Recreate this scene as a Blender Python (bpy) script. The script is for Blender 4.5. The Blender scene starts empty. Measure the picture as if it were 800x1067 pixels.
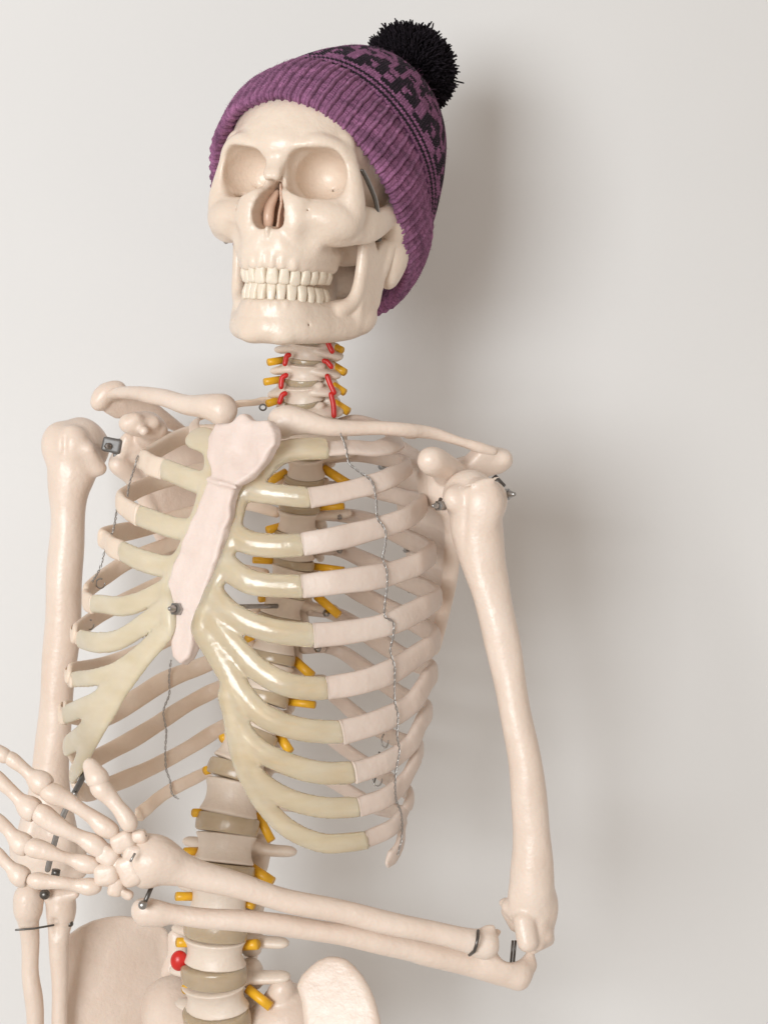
import bpy, math, random
import numpy as np
from mathutils import Vector, Matrix
rng = np.random.default_rng(7); random.seed(7)
R = math.radians
sc = bpy.context.scene
COL = sc.collection
D = 1.1                                   # camera distance to the plane of the body, metres
A = np.array

# ------------------------------------------------------------------ photo point -> place in the room
def P(px, py, Y=0.0):
    k = (D + Y) / D / 1500.0
    return A([(px - 400) * k, Y, (533.5 - py) * k])
def rw(r, Y=0.0): return r * (D + Y) / D / 1500.0
def on_plane(px, py, o, n):
    d = P(px, py, 0) - A([0, -D, 0]); c = A([0, -D, 0])
    return c + d * (np.dot(o - c, n) / np.dot(d, n))
def nrm(v):
    v = np.asarray(v, float); return v / (np.linalg.norm(v, axis=-1, keepdims=True) + 1e-12)
def catmull(pts, n=8):
    p = np.asarray(pts, float)
    if len(p) < 3: return np.array([p[0] + (p[-1] - p[0]) * t for t in np.linspace(0, 1, n + 1)])
    e = np.vstack([2 * p[0] - p[1], p, 2 * p[-1] - p[-2]]); out = []
    for i in range(1, len(e) - 2):
        a, b, c, d = e[i - 1], e[i], e[i + 1], e[i + 2]
        for t in np.linspace(0, 1, n, endpoint=False):
            out.append(.5 * (2 * b + (c - a) * t + (2 * a - 5 * b + 4 * c - d) * t * t + (3 * b - a - 3 * c + d) * t ** 3))
    out.append(p[-1]); return np.array(out)
def lump(p, f, seed=0):                     # smooth pseudo-noise in -1..1
    r = np.random.default_rng(seed); s = 0
    for i in range(6):
        k = r.normal(size=3); k = k / np.linalg.norm(k) * f * (0.6 + 0.9 * r.random())
        s = s + np.sin(p @ k + r.random() * 6.28)
    return s / 3.5

# ------------------------------------------------------------------ mesh plumbing
def mesh_np(name, V, F, smooth=True):
    V = np.ascontiguousarray(V, np.float32); m = bpy.data.meshes.new(name)
    tri = F[:, :3] if isinstance(F, np.ndarray) else A([f[:3] for f in F]); q = V.astype(float) - V.mean(0)
    if np.einsum('ij,ij->i', q[tri[:, 0]], np.cross(q[tri[:, 1]], q[tri[:, 2]])).sum() < 0:      # faces look outward
        F = F[:, ::-1] if isinstance(F, np.ndarray) else [f[::-1] for f in F]
    if isinstance(F, np.ndarray):
        n, k = F.shape; flat = F.ravel(); tot = np.full(n, k, np.int32)
    else:
        tot = A([len(f) for f in F], np.int32); flat = A([i for f in F for i in f]); n = len(F)
    st = np.concatenate([[0], np.cumsum(tot)[:-1]])
    m.vertices.add(len(V)); m.vertices.foreach_set('co', V.ravel())
    m.loops.add(int(tot.sum())); m.loops.foreach_set('vertex_index', flat.astype(np.int32))
    m.polygons.add(n); m.polygons.foreach_set('loop_start', st.astype(np.int32)); m.polygons.foreach_set('loop_total', tot)
    m.polygons.foreach_set('use_smooth', np.full(n, smooth)); m.update(calc_edges=True); m.validate(); return m
def obj(name, mesh, mat, parent=None, loc=None):
    o = bpy.data.objects.new(name, mesh); COL.objects.link(o)
    if mat is not None: mesh.materials.append(mat)
    if parent is not None: o.parent = parent
    if loc is not None: o.location = loc
    return o
def copy_of(o, parent):
    c = o.copy(); COL.objects.link(c); c.parent = parent; return c
class MB:                                   # collects tubes and lathes into one mesh
    def __init__(s): s.V = []; s.F = []; s.n = 0
    def add(s, V, F):
        s.V.append(np.asarray(V)); s.F += [tuple(i + s.n for i in f) for f in F]; s.n += len(V)
    def tube(s, pts, r, k=8, nor=None, flat=1.0, expo=2.0, cap=True, cut_end=False):
        """swept section; r per point (half size along the binormal), flat = thickness ratio along nor"""
        p = np.asarray(pts, float); n = len(p); r = np.broadcast_to(np.asarray(r, float), (n,)).copy()
        fl = np.broadcast_to(np.asarray(flat, float), (n,)).copy()
        t = nrm(np.gradient(p, axis=0))
        if nor is None:
            u = A([0, 0, 1.]) if abs(t[0][2]) < .9 else A([1., 0, 0]); N = []
            for i in range(n):
                u = nrm(u - t[i] * np.dot(u, t[i])); N.append(u)
            N = A(N)
        else:
            N = np.asarray(nor, float); N = nrm(N - t * (N * t).sum(1, keepdims=True))
        B = np.cross(t, N)
        if cap:
            rows = []
            for sgn, i in ((-1, 0), (1, n - 1)):
                rr = [(p[i] + sgn * t[i] * r[i] * min(fl[i], 1) * math.sin(a), r[i] * math.cos(a)) for a in (R(35), R(65), R(86))]
                rows.append(rr)
            pre = rows[0][::-1]; post = rows[1]
            if cut_end: post = [(p[-1] + t[-1] * .0002 * i, r[-1] * (1 - .02 * i)) for i in range(3)]
            p = np.vstack([[q for q, _ in pre], p, [q for q, _ in post]])
            r = np.concatenate([[q for _, q in pre], r, [q for _, q in post]])
            N = np.vstack([[N[0]] * 3, N, [N[-1]] * 3]); B = np.vstack([[B[0]] * 3, B, [B[-1]] * 3])
            fl = np.concatenate([[fl[0]] * 3, fl, [fl[-1]] * 3]); n += 6
        a = np.arange(k) * 2 * math.pi / k; c, q = np.cos(a), np.sin(a)
        c = np.sign(c) * np.abs(c) ** (2 / expo); q = np.sign(q) * np.abs(q) ** (2 / expo)
        V = (p[:, None] + B[:, None] * (r[:, None] * c)[..., None] + N[:, None] * ((r * fl)[:, None] * q)[..., None]).reshape(-1, 3)
        F = [(i * k + j, i * k + (j + 1) % k, (i + 1) * k + (j + 1) % k, (i + 1) * k + j) for i in range(n - 1) for j in range(k)]
        F += [tuple(range(k))[::-1], tuple(range((n - 1) * k, n * k))]
        s.add(V, F); return s
    def build(s, name, mat, parent=None, smooth=True): return obj(name, mesh_np(name, np.vstack(s.V), s.F, smooth), mat, parent)

# ------------------------------------------------------------------ distance fields -> bone surfaces
class Field:
    def __init__(s, lo, hi, h):
        s.h = h; s.lo = np.asarray(lo, float) - 4 * h; n = np.ceil((np.asarray(hi) + 4 * h - s.lo) / h).astype(int) + 1
        s.n = n; s.g = [s.lo[i] + np.arange(n[i]) * h for i in range(3)]; s.F = np.full(n, 1e3, np.float32)
    def blk(s, lo, hi, pad):
        sl = []
        for i in range(3):
            a = int(math.floor((lo[i] - pad - s.lo[i]) / s.h)); b = int(math.ceil((hi[i] + pad - s.lo[i]) / s.h)) + 1
            sl.append(slice(max(0, a), min(s.n[i], max(b, 0))))
        sl = tuple(sl)
        if any(q.stop <= q.start for q in sl): return None, None
        x, y, z = (s.g[i][sl[i]] for i in range(3))
        return sl, (x[:, None, None], y[None, :, None], z[None, None, :])
    def put(s, sl, d, k, op):
        f = s.F[sl]
        if op == 'add':
            if k > 0:
                h = np.clip(.5 + .5 * (f - d) / k, 0, 1); s.F[sl] = f + (d - f) * h - k * h * (1 - h)
                big = f > 900; s.F[sl] = np.where(big, d, s.F[sl])
            else: s.F[sl] = np.minimum(f, d)
        else:
            if k > 0:
                h = np.clip(.5 - .5 * (f + d) / k, 0, 1); s.F[sl] = f + (-d - f) * h + k * h * (1 - h)
            else: s.F[sl] = np.maximum(f, -d)
    def cone(s, a, b, ra, rb, k=0, op='add', flat=None, fs=1.0):
        a = np.asarray(a, float); b = np.asarray(b, float); r = max(ra, rb)
        sl, g = s.blk(np.minimum(a, b) - r, np.maximum(a, b) + r, k + 3 * s.h)
        if sl is None: return s
        ba = b - a; L = max(np.dot(ba, ba), 1e-14)
        px, py, pz = g[0] - a[0], g[1] - a[1], g[2] - a[2]
        t = np.clip((px * ba[0] + py * ba[1] + pz * ba[2]) / L, 0, 1)
        qx, qy, qz = px - t * ba[0], py - t * ba[1], pz - t * ba[2]
        d2 = qx * qx + qy * qy + qz * qz
        if flat is not None:
            f = nrm(flat); w = qx * f[0] + qy * f[1] + qz * f[2]; d2 = d2 + w * w * (fs * fs - 1)
        s.put(sl, np.sqrt(d2) - (ra + (rb - ra) * t), k, op); return s
    def chain(s, pts, rad, k=0, n=8, op='add', flat=None, fs=1.0):
        q = catmull(np.c_[np.asarray(pts, float), np.asarray(rad, float)], n)
        for i in range(len(q) - 1): s.cone(q[i][:3], q[i + 1][:3], q[i][3], q[i + 1][3], k, op, flat, fs)
        return s
    def ell(s, c, r, k=0, op='add', M=None):
        c = np.asarray(c, float); r = np.asarray(r, float); m = r.max() if M is not None else r
        sl, g = s.blk(c - m, c + m, k + 3 * s.h)
        if sl is None: return s
        p = [g[0] - c[0], g[1] - c[1], g[2] - c[2]]
        if M is not None:
            M = np.asarray(M, float); p = [p[0] * M[0, i] + p[1] * M[1, i] + p[2] * M[2, i] for i in range(3)]
        k0 = np.sqrt((p[0] / r[0]) ** 2 + (p[1] / r[1]) ** 2 + (p[2] / r[2]) ** 2)
        k1 = np.sqrt((p[0] / r[0] ** 2) ** 2 + (p[1] / r[1] ** 2) ** 2 + (p[2] / r[2] ** 2) ** 2)
        s.put(sl, np.where(k1 > 1e-9, k0 * (k0 - 1) / np.maximum(k1, 1e-9), -r.min()), k, op); return s
    def box(s, c, hf, rnd, k=0, op='add', M=None):
        c = np.asarray(c, float); hf = np.asarray(hf, float); m = np.full(3, np.linalg.norm(hf)) if M is not None else hf
        sl, g = s.blk(c - m, c + m, k + 3 * s.h)
        if sl is None: return s
        p = [g[0] - c[0], g[1] - c[1], g[2] - c[2]]
        if M is not None:
            M = np.asarray(M, float); p = [p[0] * M[0, i] + p[1] * M[1, i] + p[2] * M[2, i] for i in range(3)]
        q = [np.abs(p[i]) - hf[i] + rnd for i in range(3)]
        d = np.sqrt(sum(np.maximum(t, 0) ** 2 for t in q)) + np.minimum(np.maximum(np.maximum(q[0], q[1]), q[2]), 0) - rnd
        s.put(sl, d, k, op); return s
    def cyl(s, a, b, r, rnd, k=0, op='add', rb=None):
        a = np.asarray(a, float); b = np.asarray(b, float); rb = r if rb is None else rb; m = max(r, rb)
        sl, g = s.blk(np.minimum(a, b) - m, np.maximum(a, b) + m, k + 3 * s.h)
        if sl is None: return s
        ax = b - a; L = np.linalg.norm(ax); ax = ax / L; p = [g[i] - a[i] for i in range(3)]
        t = p[0] * ax[0] + p[1] * ax[1] + p[2] * ax[2]
        d = np.sqrt(np.maximum(p[0] ** 2 + p[1] ** 2 + p[2] ** 2 - t * t, 0)) - (r + (rb - r) * np.clip(t / L, 0, 1)) + rnd
        e = np.abs(t - L / 2) - L / 2 + rnd
        s.put(sl, np.sqrt(np.maximum(d, 0) ** 2 + np.maximum(e, 0) ** 2) + np.minimum(np.maximum(d, e), 0) - rnd, k, op); return s
    def plate(s, pts3, n, th, rnd=.003, k=0, bend=(0, 0, 0), op='add', e1=None, thick_edge=0, fit=False):
        """polygon slab: pts3 lie in (about) one plane with normal n; bend = quadratic offset along n"""
        pts3 = np.asarray(pts3, float); n = nrm(n); o = pts3.mean(0)
        if fit:
            n2 = np.linalg.svd(pts3 - o)[2][2]; n = n2 if n2 @ n > 0 else -n2
        e1 = nrm(np.cross([0, 0, 1.], n)) if e1 is None else nrm(e1); e2 = np.cross(n, e1)
        poly = np.c_[(pts3 - o) @ e1, (pts3 - o) @ e2]
        bm = sum(abs(b) for b in bend) * (np.abs(poly).max() ** 2)
        sl, g = s.blk(pts3.min(0) - th - bm, pts3.max(0) + th + bm, k + 3 * s.h)
        if sl is None: return s
        p = [g[0] - o[0], g[1] - o[1], g[2] - o[2]]
        u = p[0] * e1[0] + p[1] * e1[1] + p[2] * e1[2]; v = p[0] * e2[0] + p[1] * e2[1] + p[2] * e2[2]
        w = p[0] * n[0] + p[1] * n[1] + p[2] * n[2] - (bend[0] * u * u + bend[1] * v * v + bend[2] * u * v)
        d = np.full(u.shape, 1e9); sg = np.ones(u.shape); m = len(poly)
        for i in range(m):
            a, b = poly[i], poly[i - 1]; ex, ey = b - a; wx, wy = u - a[0], v - a[1]
            t = np.clip((wx * ex + wy * ey) / max(ex * ex + ey * ey, 1e-14), 0, 1)
            d = np.minimum(d, (wx - ex * t) ** 2 + (wy - ey * t) ** 2)
            c1 = v >= a[1]; c2 = v < b[1]; c3 = ex * wy > ey * wx
            sg = np.where((c1 & c2 & c3) | (~c1 & ~c2 & ~c3), -sg, sg)
        d = sg * np.sqrt(d)
        t_loc = th + thick_edge * np.exp(-(d / .006) ** 2) if thick_edge else th
        q0, q1 = d + rnd, np.abs(w) - t_loc + rnd
        s.put(sl, np.sqrt(np.maximum(q0, 0) ** 2 + np.maximum(q1, 0) ** 2) + np.minimum(np.maximum(q0, q1), 0) - rnd, k, op); return s
    def mesh(s, name, relax=3, noise=(0, 1), xf=None, seed=1):
        F = s.F.astype(np.float64); n = s.n; cn = n - 1
        F[0] = F[-1] = 1; F[:, 0] = F[:, -1] = 1; F[:, :, 0] = F[:, :, -1] = 1
        F = np.clip(F, -20 * s.h, 20 * s.h)
        cnt = np.zeros(cn.prod()); acc = np.zeros((cn.prod(), 3)); quads = []
        st = A([cn[1] * cn[2], cn[2], 1])
        for ax in range(3):
            lo = [slice(None)] * 3; hi = [slice(None)] * 3; lo[ax] = slice(0, -1); hi[ax] = slice(1, None)
            a, b = F[tuple(lo)], F[tuple(hi)]; I = np.argwhere((a < 0) != (b < 0)); va = a[tuple(I.T)]; vb = b[tuple(I.T)]
            pt = I.astype(float); pt[:, ax] += va / (va - vb); o1, o2 = [(1, 2), (2, 0), (0, 1)][ax]
            base = I @ st; ids = []
            for d1, d2 in ((1, 1), (0, 1), (0, 0), (1, 0)):
                c = base - d1 * st[o1] - d2 * st[o2]; ids.append(c)
                cnt += np.bincount(c, minlength=len(cnt))
                for j in range(3): acc[:, j] += np.bincount(c, weights=pt[:, j], minlength=len(cnt))
            q = np.stack(ids, 1); fl = va > 0; q[fl] = q[fl][:, ::-1]; quads.append(q)
        Q = np.vstack(quads); used = np.nonzero(cnt)[0]; mp = np.full(len(cnt), -1); mp[used] = np.arange(len(used)); Q = mp[Q]
        V = acc[used] / cnt[used][:, None]
        E = np.vstack([Q[:, [0, 1]], Q[:, [1, 2]], Q[:, [2, 3]], Q[:, [3, 0]]]); E = np.vstack([E, E[:, ::-1]])
        deg = np.bincount(E[:, 0], minlength=len(V))[:, None]
        for _ in range(relax):
            av = np.stack([np.bincount(E[:, 0], weights=V[E[:, 1], j], minlength=len(V)) for j in range(3)], 1) / deg
            V = V + .55 * (av - V)
        V = s.lo + V * s.h
        if noise[0] > 0:
            V = V + noise[0] * np.stack([lump(V, noise[1], seed + i) for i in range(3)], 1)
        if xf is not None: V = xf(V)
        return mesh_np(name, V, Q)
def field_px(pts, pad, h):
    """empty field round a list of world points"""
    p = np.asarray(pts); return Field(p.min(0) - pad, p.max(0) + pad, h)

# ------------------------------------------------------------------ materials
def mat(name): 
    m = bpy.data.materials.new(name); m.use_nodes = True; return m, m.node_tree.nodes, m.node_tree.links, m.node_tree.nodes['Principled BSDF']
def ramp(nd, cols):
    r = nd.new('ShaderNodeValToRGB'); e = r.color_ramp.elements
    while len(e) < len(cols): e.new(.5)
    for q, (p, c) in zip(e, cols): q.position = p; q.color = (*c, 1)
    return r
def bone_mat(name, c0, c1, rough=.36, sss=.12, bump=.42, coat=0.1, spots=True, spec=.5):
    m, nd, ln, b = mat(name)
    tc = nd.new('ShaderNodeNewGeometry')
    n1 = nd.new('ShaderNodeTexNoise'); n1.inputs['Scale'].default_value = 22; n1.inputs['Detail'].default_value = 8; n1.inputs['Roughness'].default_value = .62
    n2 = nd.new('ShaderNodeTexNoise'); n2.inputs['Scale'].default_value = 420; n2.inputs['Detail'].default_value = 4
    n3 = nd.new('ShaderNodeTexNoise'); n3.inputs['Scale'].default_value = 120; n3.inputs['Detail'].default_value = 3
    for q in (n1, n2, n3): ln.new(tc.outputs['Position'], q.inputs['Vector'])
    r = ramp(nd, [(.32, c0), (.68, c1)]); ln.new(n1.outputs['Fac'], r.inputs['Fac'])
    ln.new(r.outputs['Color'], b.inputs['Base Color'])
    rr = nd.new('ShaderNodeMapRange'); rr.inputs['To Min'].default_value = rough - .1; rr.inputs['To Max'].default_value = rough + .12
    ln.new(n3.outputs['Fac'], rr.inputs['Value']); ln.new(rr.outputs['Result'], b.inputs['Roughness'])
    mx = nd.new('ShaderNodeMath'); mx.operation = 'ADD'; ln.new(n2.outputs['Fac'], mx.inputs[0]); ln.new(n3.outputs['Fac'], mx.inputs[1])
    n4 = nd.new('ShaderNodeTexNoise'); n4.inputs['Scale'].default_value = 75; n4.inputs['Detail'].default_value = 2; ln.new(tc.outputs['Position'], n4.inputs['Vector'])
    m4 = nd.new('ShaderNodeMath'); m4.operation = 'MULTIPLY_ADD'; m4.inputs[1].default_value = 3.2; ln.new(n4.outputs['Fac'], m4.inputs[0]); ln.new(mx.outputs[0], m4.inputs[2])
    bp = nd.new('ShaderNodeBump'); bp.inputs['Strength'].default_value = bump; bp.inputs['Distance'].default_value = .0007
    ln.new(m4.outputs[0], bp.inputs['Height']); ln.new(bp.outputs['Normal'], b.inputs['Normal'])
    b.inputs['Subsurface Weight'].default_value = sss; b.inputs['Subsurface Radius'].default_value = (1, .55, .35); b.inputs['Subsurface Scale'].default_value = .004
    b.inputs['Coat Weight'].default_value = coat; b.inputs['Coat Roughness'].default_value = .25
    b.inputs['Specular IOR Level'].default_value = spec
    return m
def plain(name, c, rough=.4, metal=0, bump=0, scale=300, sss=0):
    m, nd, ln, b = mat(name); b.inputs['Base Color'].default_value = (*c, 1); b.inputs['Roughness'].default_value = rough; b.inputs['Metallic'].default_value = metal
    b.inputs['Subsurface Weight'].default_value = sss; b.inputs['Subsurface Scale'].default_value = .003
    n = nd.new('ShaderNodeTexNoise'); n.inputs['Scale'].default_value = scale; g = nd.new('ShaderNodeNewGeometry'); ln.new(g.outputs['Position'], n.inputs['Vector'])
    r = ramp(nd, [(.3, [x * .88 for x in c]), (.7, [min(1, x * 1.08) for x in c])]); ln.new(n.outputs['Fac'], r.inputs['Fac']); ln.new(r.outputs['Color'], b.inputs['Base Color'])
    if bump:
        bp = nd.new('ShaderNodeBump'); bp.inputs['Strength'].default_value = bump; bp.inputs['Distance'].default_value = .0006
        ln.new(n.outputs['Fac'], bp.inputs['Height']); ln.new(bp.outputs['Normal'], b.inputs['Normal'])
    return m
def resin(name, c0, c1, rough=.25, trans=.3, sss=.6):
    m, nd, ln, b = mat(name)
    tc = nd.new('ShaderNodeNewGeometry'); n1 = nd.new('ShaderNodeTexNoise'); n1.inputs['Scale'].default_value = 60; n1.inputs['Detail'].default_value = 4
    mp = nd.new('ShaderNodeMapping'); mp.inputs['Scale'].default_value = (.6, .6, 1.8)
    ln.new(tc.outputs['Position'], mp.inputs['Vector']); ln.new(mp.outputs['Vector'], n1.inputs['Vector'])
    r = ramp(nd, [(.3, c0), (.7, c1)]); ln.new(n1.outputs['Fac'], r.inputs['Fac']); ln.new(r.outputs['Color'], b.inputs['Base Color'])
    b.inputs['Roughness'].default_value = rough; b.inputs['Transmission Weight'].default_value = trans; b.inputs['IOR'].default_value = 1.4
    b.inputs['Subsurface Weight'].default_value = sss; b.inputs['Subsurface Radius'].default_value = (1, .8, .5); b.inputs['Subsurface Scale'].default_value = .006
    b.inputs['Coat Weight'].default_value = .25; b.inputs['Coat Roughness'].default_value = .18
    n2 = nd.new('ShaderNodeTexNoise'); n2.inputs['Scale'].default_value = 160; ln.new(tc.outputs['Position'], n2.inputs['Vector'])
    bp = nd.new('ShaderNodeBump'); bp.inputs['Strength'].default_value = .3; bp.inputs['Distance'].default_value = .0012
    ln.new(n2.outputs['Fac'], bp.inputs['Height']); ln.new(bp.outputs['Normal'], b.inputs['Normal'])
    return m
M_BONE = bone_mat('bone_plastic', (.725, .59, .49), (.79, .67, .575))
M_SKULL = bone_mat('skull_plastic', (.715, .585, .475), (.785, .67, .56), rough=.34, coat=.15)
M_RIB = bone_mat('rib_plastic', (.63, .515, .44), (.70, .595, .52), rough=.45)
M_VERT = bone_mat('vertebra_plastic', (.71, .60, .50), (.78, .68, .58), rough=.42)
M_STERN = bone_mat('sternum_plastic', (.70, .57, .505), (.76, .64, .575), rough=.55, bump=.6)
M_TOOTH = bone_mat('tooth_plastic', (.76, .66, .53), (.82, .73, .61), rough=.32, coat=.05)
M_CART = resin('cartilage_resin', (.82, .715, .52), (.90, .82, .66), rough=.16, trans=.58, sss=.45)
M_DISC = resin('disc_resin', (.62, .49, .33), (.72, .59, .43), rough=.22, trans=.4)
M_NERVE = plain('yellow_nerve_plastic', (.82, .44, .02), .35, scale=150)
M_ART = plain('red_artery_plastic', (.62, .025, .02), .3, scale=150)
M_STEEL = plain('steel_wire', (.42, .41, .40), .3, 1, scale=400)
M_DARK = plain('dark_steel', (.16, .15, .14), .38, 1, scale=300)
M_NOSE = bone_mat('nasal_bounce_tint', (.66, .45, .33), (.73, .52, .40), rough=.35)  # warm light bouncing inside the nose opening, painted into the colour
# ------------------------------------------------------------------ the figure
SK = bpy.data.objects.new('skeleton', None); COL.objects.link(SK)
SK['label'] = 'life-size plastic teaching skeleton with a forearm folded across its waist'; SK['category'] = 'skeleton'
ROOT = P(225, 1090, .02); SK.location = ROOT
PARENTED = []
def part(o, parent=None, label=None):
    """hang a world-space mesh on the skeleton (or on one of its parts)"""
    o.parent = parent or SK
    o.matrix_parent_inverse = Matrix.Translation(-Vector(ROOT)) if parent is None else Matrix.Identity(4)
    if label: o['label'] = label
    return o
def fieldpart(name, f, m, parent=None, label=None, noise=(.0003, 120), relax=2, seed=1):
    return part(obj(name, f.mesh(name, relax, noise, None, seed), m), parent, label)
def longbone(name, spec, m=None, h=.0012, extra=None, k=0, flat=None, fs=1, label=None, seed=1, noise=(.0008, 130)):
    """spec rows: px, py, Y, radius px"""
    p = A([P(a, b, Y) for a, b, Y, r in spec]); r = A([rw(q[3], q[2]) for q in spec])
    f = field_px(p, r.max() + .03, h); f.chain(p, r, k, 8, flat=flat, fs=fs)
    if extra: extra(f)
    return fieldpart(name, f, m or M_BONE, label=label, noise=noise, seed=seed)
def blob(f, px, py, Y, r, k=.004, op='add', s=(1, 1, 1), M=None):
    q = rw(r, Y); f.ell(P(px, py, Y), A([q * s[0], q * s[1], q * s[2]]), k, op, M)
def rod(f, a, b, ra, rb, k=.003, op='add', flat=None, fs=1): f.cone(P(*a), P(*b), rw(ra, a[2]), rw(rb, b[2]), k, op, flat, fs)

# ================================================================== SKULL (local millimetres: x = its left, y = forward, z = up)
SC = .9966 / 1000
def Rm(yaw, pit, rol):
    cy, sy = math.cos(yaw), math.sin(yaw); cp, sp = math.cos(pit), math.sin(pit); cr, sr = math.cos(rol), math.sin(rol)
    return A([[cr, 0, sr], [0, 1, 0], [-sr, 0, cr]]) @ A([[cy, -sy, 0], [sy, cy, 0], [0, 0, 1]]) @ A([[1, 0, 0], [0, cp, sp], [0, -sp, cp]])
SKO = P(331.6, 222.1, 0.0)                      # skull origin (between the ear openings)
_e = Rm(R(21.31), R(-5.47), R(1.47))                 # rows: screen right, toward viewer, up
_c = nrm(A([0, -D, 0]) - SKO); _r = nrm(np.cross(A([0, 0, 1.]), _c)); _u = np.cross(_c, _r)
SKR = np.stack([_r, _c, _u], 1) @ _e
def hatx(v): return SKO + SC * (np.asarray(v, float) @ SKR.T)
SKO2 = P(332.6, 224.0, 0.0)
def skx(v): return SKO2 + SC * ((np.asarray(v, float) * A([.972, 1, 1])) @ SKR.T)

def build_skull():
    f = Field((-74, -102, -54), (74, 102, 108), 1.1)
    f.ell((0, -9, 36), (62, 85, 57))
    f.ell((0, 14, 40), (55, 69, 49), 8)                                    # frontal fullness
    f.ell((0, 46, 22), (42, 32, 24), 8)                                    # core behind the orbits
    f.ell((0, 61, 38), (40, 19.5, 12), 10)                                    # brow
    f.ell((0, 80, 36), (13, 6, 8), 7)                                     # glabella
    for s in (-1, 1):
        f.ell((s * 15, 54, -14), (21, 27, 25), 7)                          # maxilla
        f.chain([(s * 13, 79, 2), (s * 16, 76, -12), (s * 19, 71, -24)], [9, 11.5, 12], 5)
        f.chain([(0, 83.5, -31), (s * 12, 80.5, -32), (s * 20, 72.5, -32), (s * 25.5, 58, -32), (s * 27.5, 40, -31)], [5.6, 6.2, 6.4, 6.4, 6], 4)
        f.chain([(0, 85, -38.5), (s * 12, 81.5, -38.8), (s * 20, 73, -38.8), (s * 25.5, 58, -38.4), (s * 27.5, 42, -37.4)], [4.0, 4.4, 4.6, 4.8, 5], 3)
        f.chain([(s * 6, 77.5, -17), (s * 7, 79.5, -30)], [8, 8.2], 5); f.chain([(s * 15, 73, -18), (s * 16, 74, -30)], [8, 8], 5)
        # zygomatic: body, frontal process, arch
        f.chain([(s * 22, 73, -11), (s * 34, 69, -10), (s * 45, 61, -10)], [9, 10, 9.5], 6)
        f.chain([(s * 32, 68, -17), (s * 41, 61, -18), (s * 50, 52, -16)], [5, 5, 4.5], 5)
        f.chain([(s * 47, 60, -6), (s * 48, 62, 6), (s * 46.5, 62, 18), (s * 42.5, 63, 30), (s * 38.5, 61, 42)], [8.5, 6, 4.4, 4.2, 5], 4)
        f.chain([(s * 47, 57, -10), (s * 53, 47, -10), (s * 57, 34, -7), (s * 59, 20, -2), (s * 58, 6, 3), (s * 54, -8, 6)], [11.5, 11, 8.4, 7, 7, 7], 3, flat=(1, .35, 0), fs=2.3)
        f.chain([(s * 43, 63, 30), (s * 37, 69, 36), (s * 26, 75, 38.5), (s * 15, 77.5, 34)], [3.6, 3.4, 3.4, 3.8], 5)   # orbital rim
        f.chain([(s * 45, 64, 4), (s * 35, 71, -.5), (s * 23, 74.5, 1), (s * 14, 76.5, 8)], [4.2, 4, 3.8, 4], 3)
        # nasal bones and frontal process of the maxilla
        f.chain([(s * 2, 79, 33), (s * 2, 80.5, 25), (s * 2.6, 86.5, 15.5)], [4, 3, 2.4], 3)
        f.chain([(s * 3, 75, 32), (s * 5, 75, 21), (s * 10.4, 78, 7), (s * 14, 79.5, -8)], [4.4, 3.2, 3.8, 5], 3)
        f.chain([(s * 45, 59, 8), (s * 38, 44, 14)], [5, 7], 4); f.chain([(s * 44, 60, 24), (s * 37, 46, 26)], [5, 7], 4)
        # mastoid, base of the skull
        f.chain([(s * 52, -8, -8), (s * 55, -8, -24), (s * 53, -6, -42)], [14, 10.5, 5.5], 6, flat=(1, 0, 0), fs=1.25)
        f.chain([(s * 18, 34, -12), (s * 19, 32, -26), (s * 19, 30, -38)], [8, 6, 4], 5)
        f.chain([(s * 20, 10, -18), (s * 45, 0, -14)], [12, 10], 6); f.ell((s * 18, 2, -20), (26, 30, 15), 6)
        f.chain([(s * 58, 8, -4), (s * 57, 0, -12)], [6, 7], 5)
    for s in (-1, 1):
        # orbit
        OM = np.stack([(1, s * -.28, s * .10), (s * .28, 1, 0), (s * -.10, 0, 1)], 1)
        f.ell((s * 26.4, 66, 19.2), (19.2, 25, 16.4), 2, 'sub', M=OM); f.box((s * 26.2, 76, 19), (19.4, 14, 16), 10.5, 2.5, 'sub', M=OM)
        f.ell((s * 26.6, 82, 18.8), (19.4, 12, 15), 2.5, 'sub')
        # hollow of the cheek, temple
        f.ell((s * 31, 86, -25), (8, 8, 9), 8, 'sub')
        f.ell((s * 58, 44, 24), (9, 12, 18), 5, 'sub')
        # nasal opening
        for z, x, r in ((11.5, .8, 2.2), (7, 2, 3.9), (2, 3.3, 5.4), (-3, 4.4, 6.6), (-8, 5.2, 7.2), (-12, 5.4, 6.6)):
            f.cone((s * x, 104, z), (s * x, 60, z), r, r * .9, .8, 'sub')

        # roots
        for x, y, zt, r in ((4.0, 88.8, -26, 2.3), (10.3, 86.6, -27, 2.3), (16.6, 82.2, -18, 3.3), (21.4, 75.8, -27, 2.4), (24.8, 69, -27, 2.4)):
            f.chain([(s * x * .97, y - 1.5, zt), (s * x, y - .6, -36), (s * x, y - .3, -41.5)], [r * .5, r, r * .95], 1.6)
        f.cone((s * 26, 90, -6.5), (s * 25.5, 78, -5), .8, .8, .4, 'sub')      # infraorbital foramen
        f.chain([(s * 33, 47, 15), (s * 28, 43.5, 12.5), (s * 22, 41.5, 8.5)], [.9, 1.4, 1.0], .4, 5, 'sub')              # fissure in the orbit floor
    f.chain([(0, 87, -19), (0, 90.5, -18.6), (0, 89, -24), (0, 87.5, -34)], [1.6, .9, .7, .5], 1.5)      # nasal spine and ridge

    m = f.mesh('skull', 2, (.55, .13), skx, 3)
    return part(obj('skull', m, M_SKULL))
SKULL = build_skull()

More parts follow.
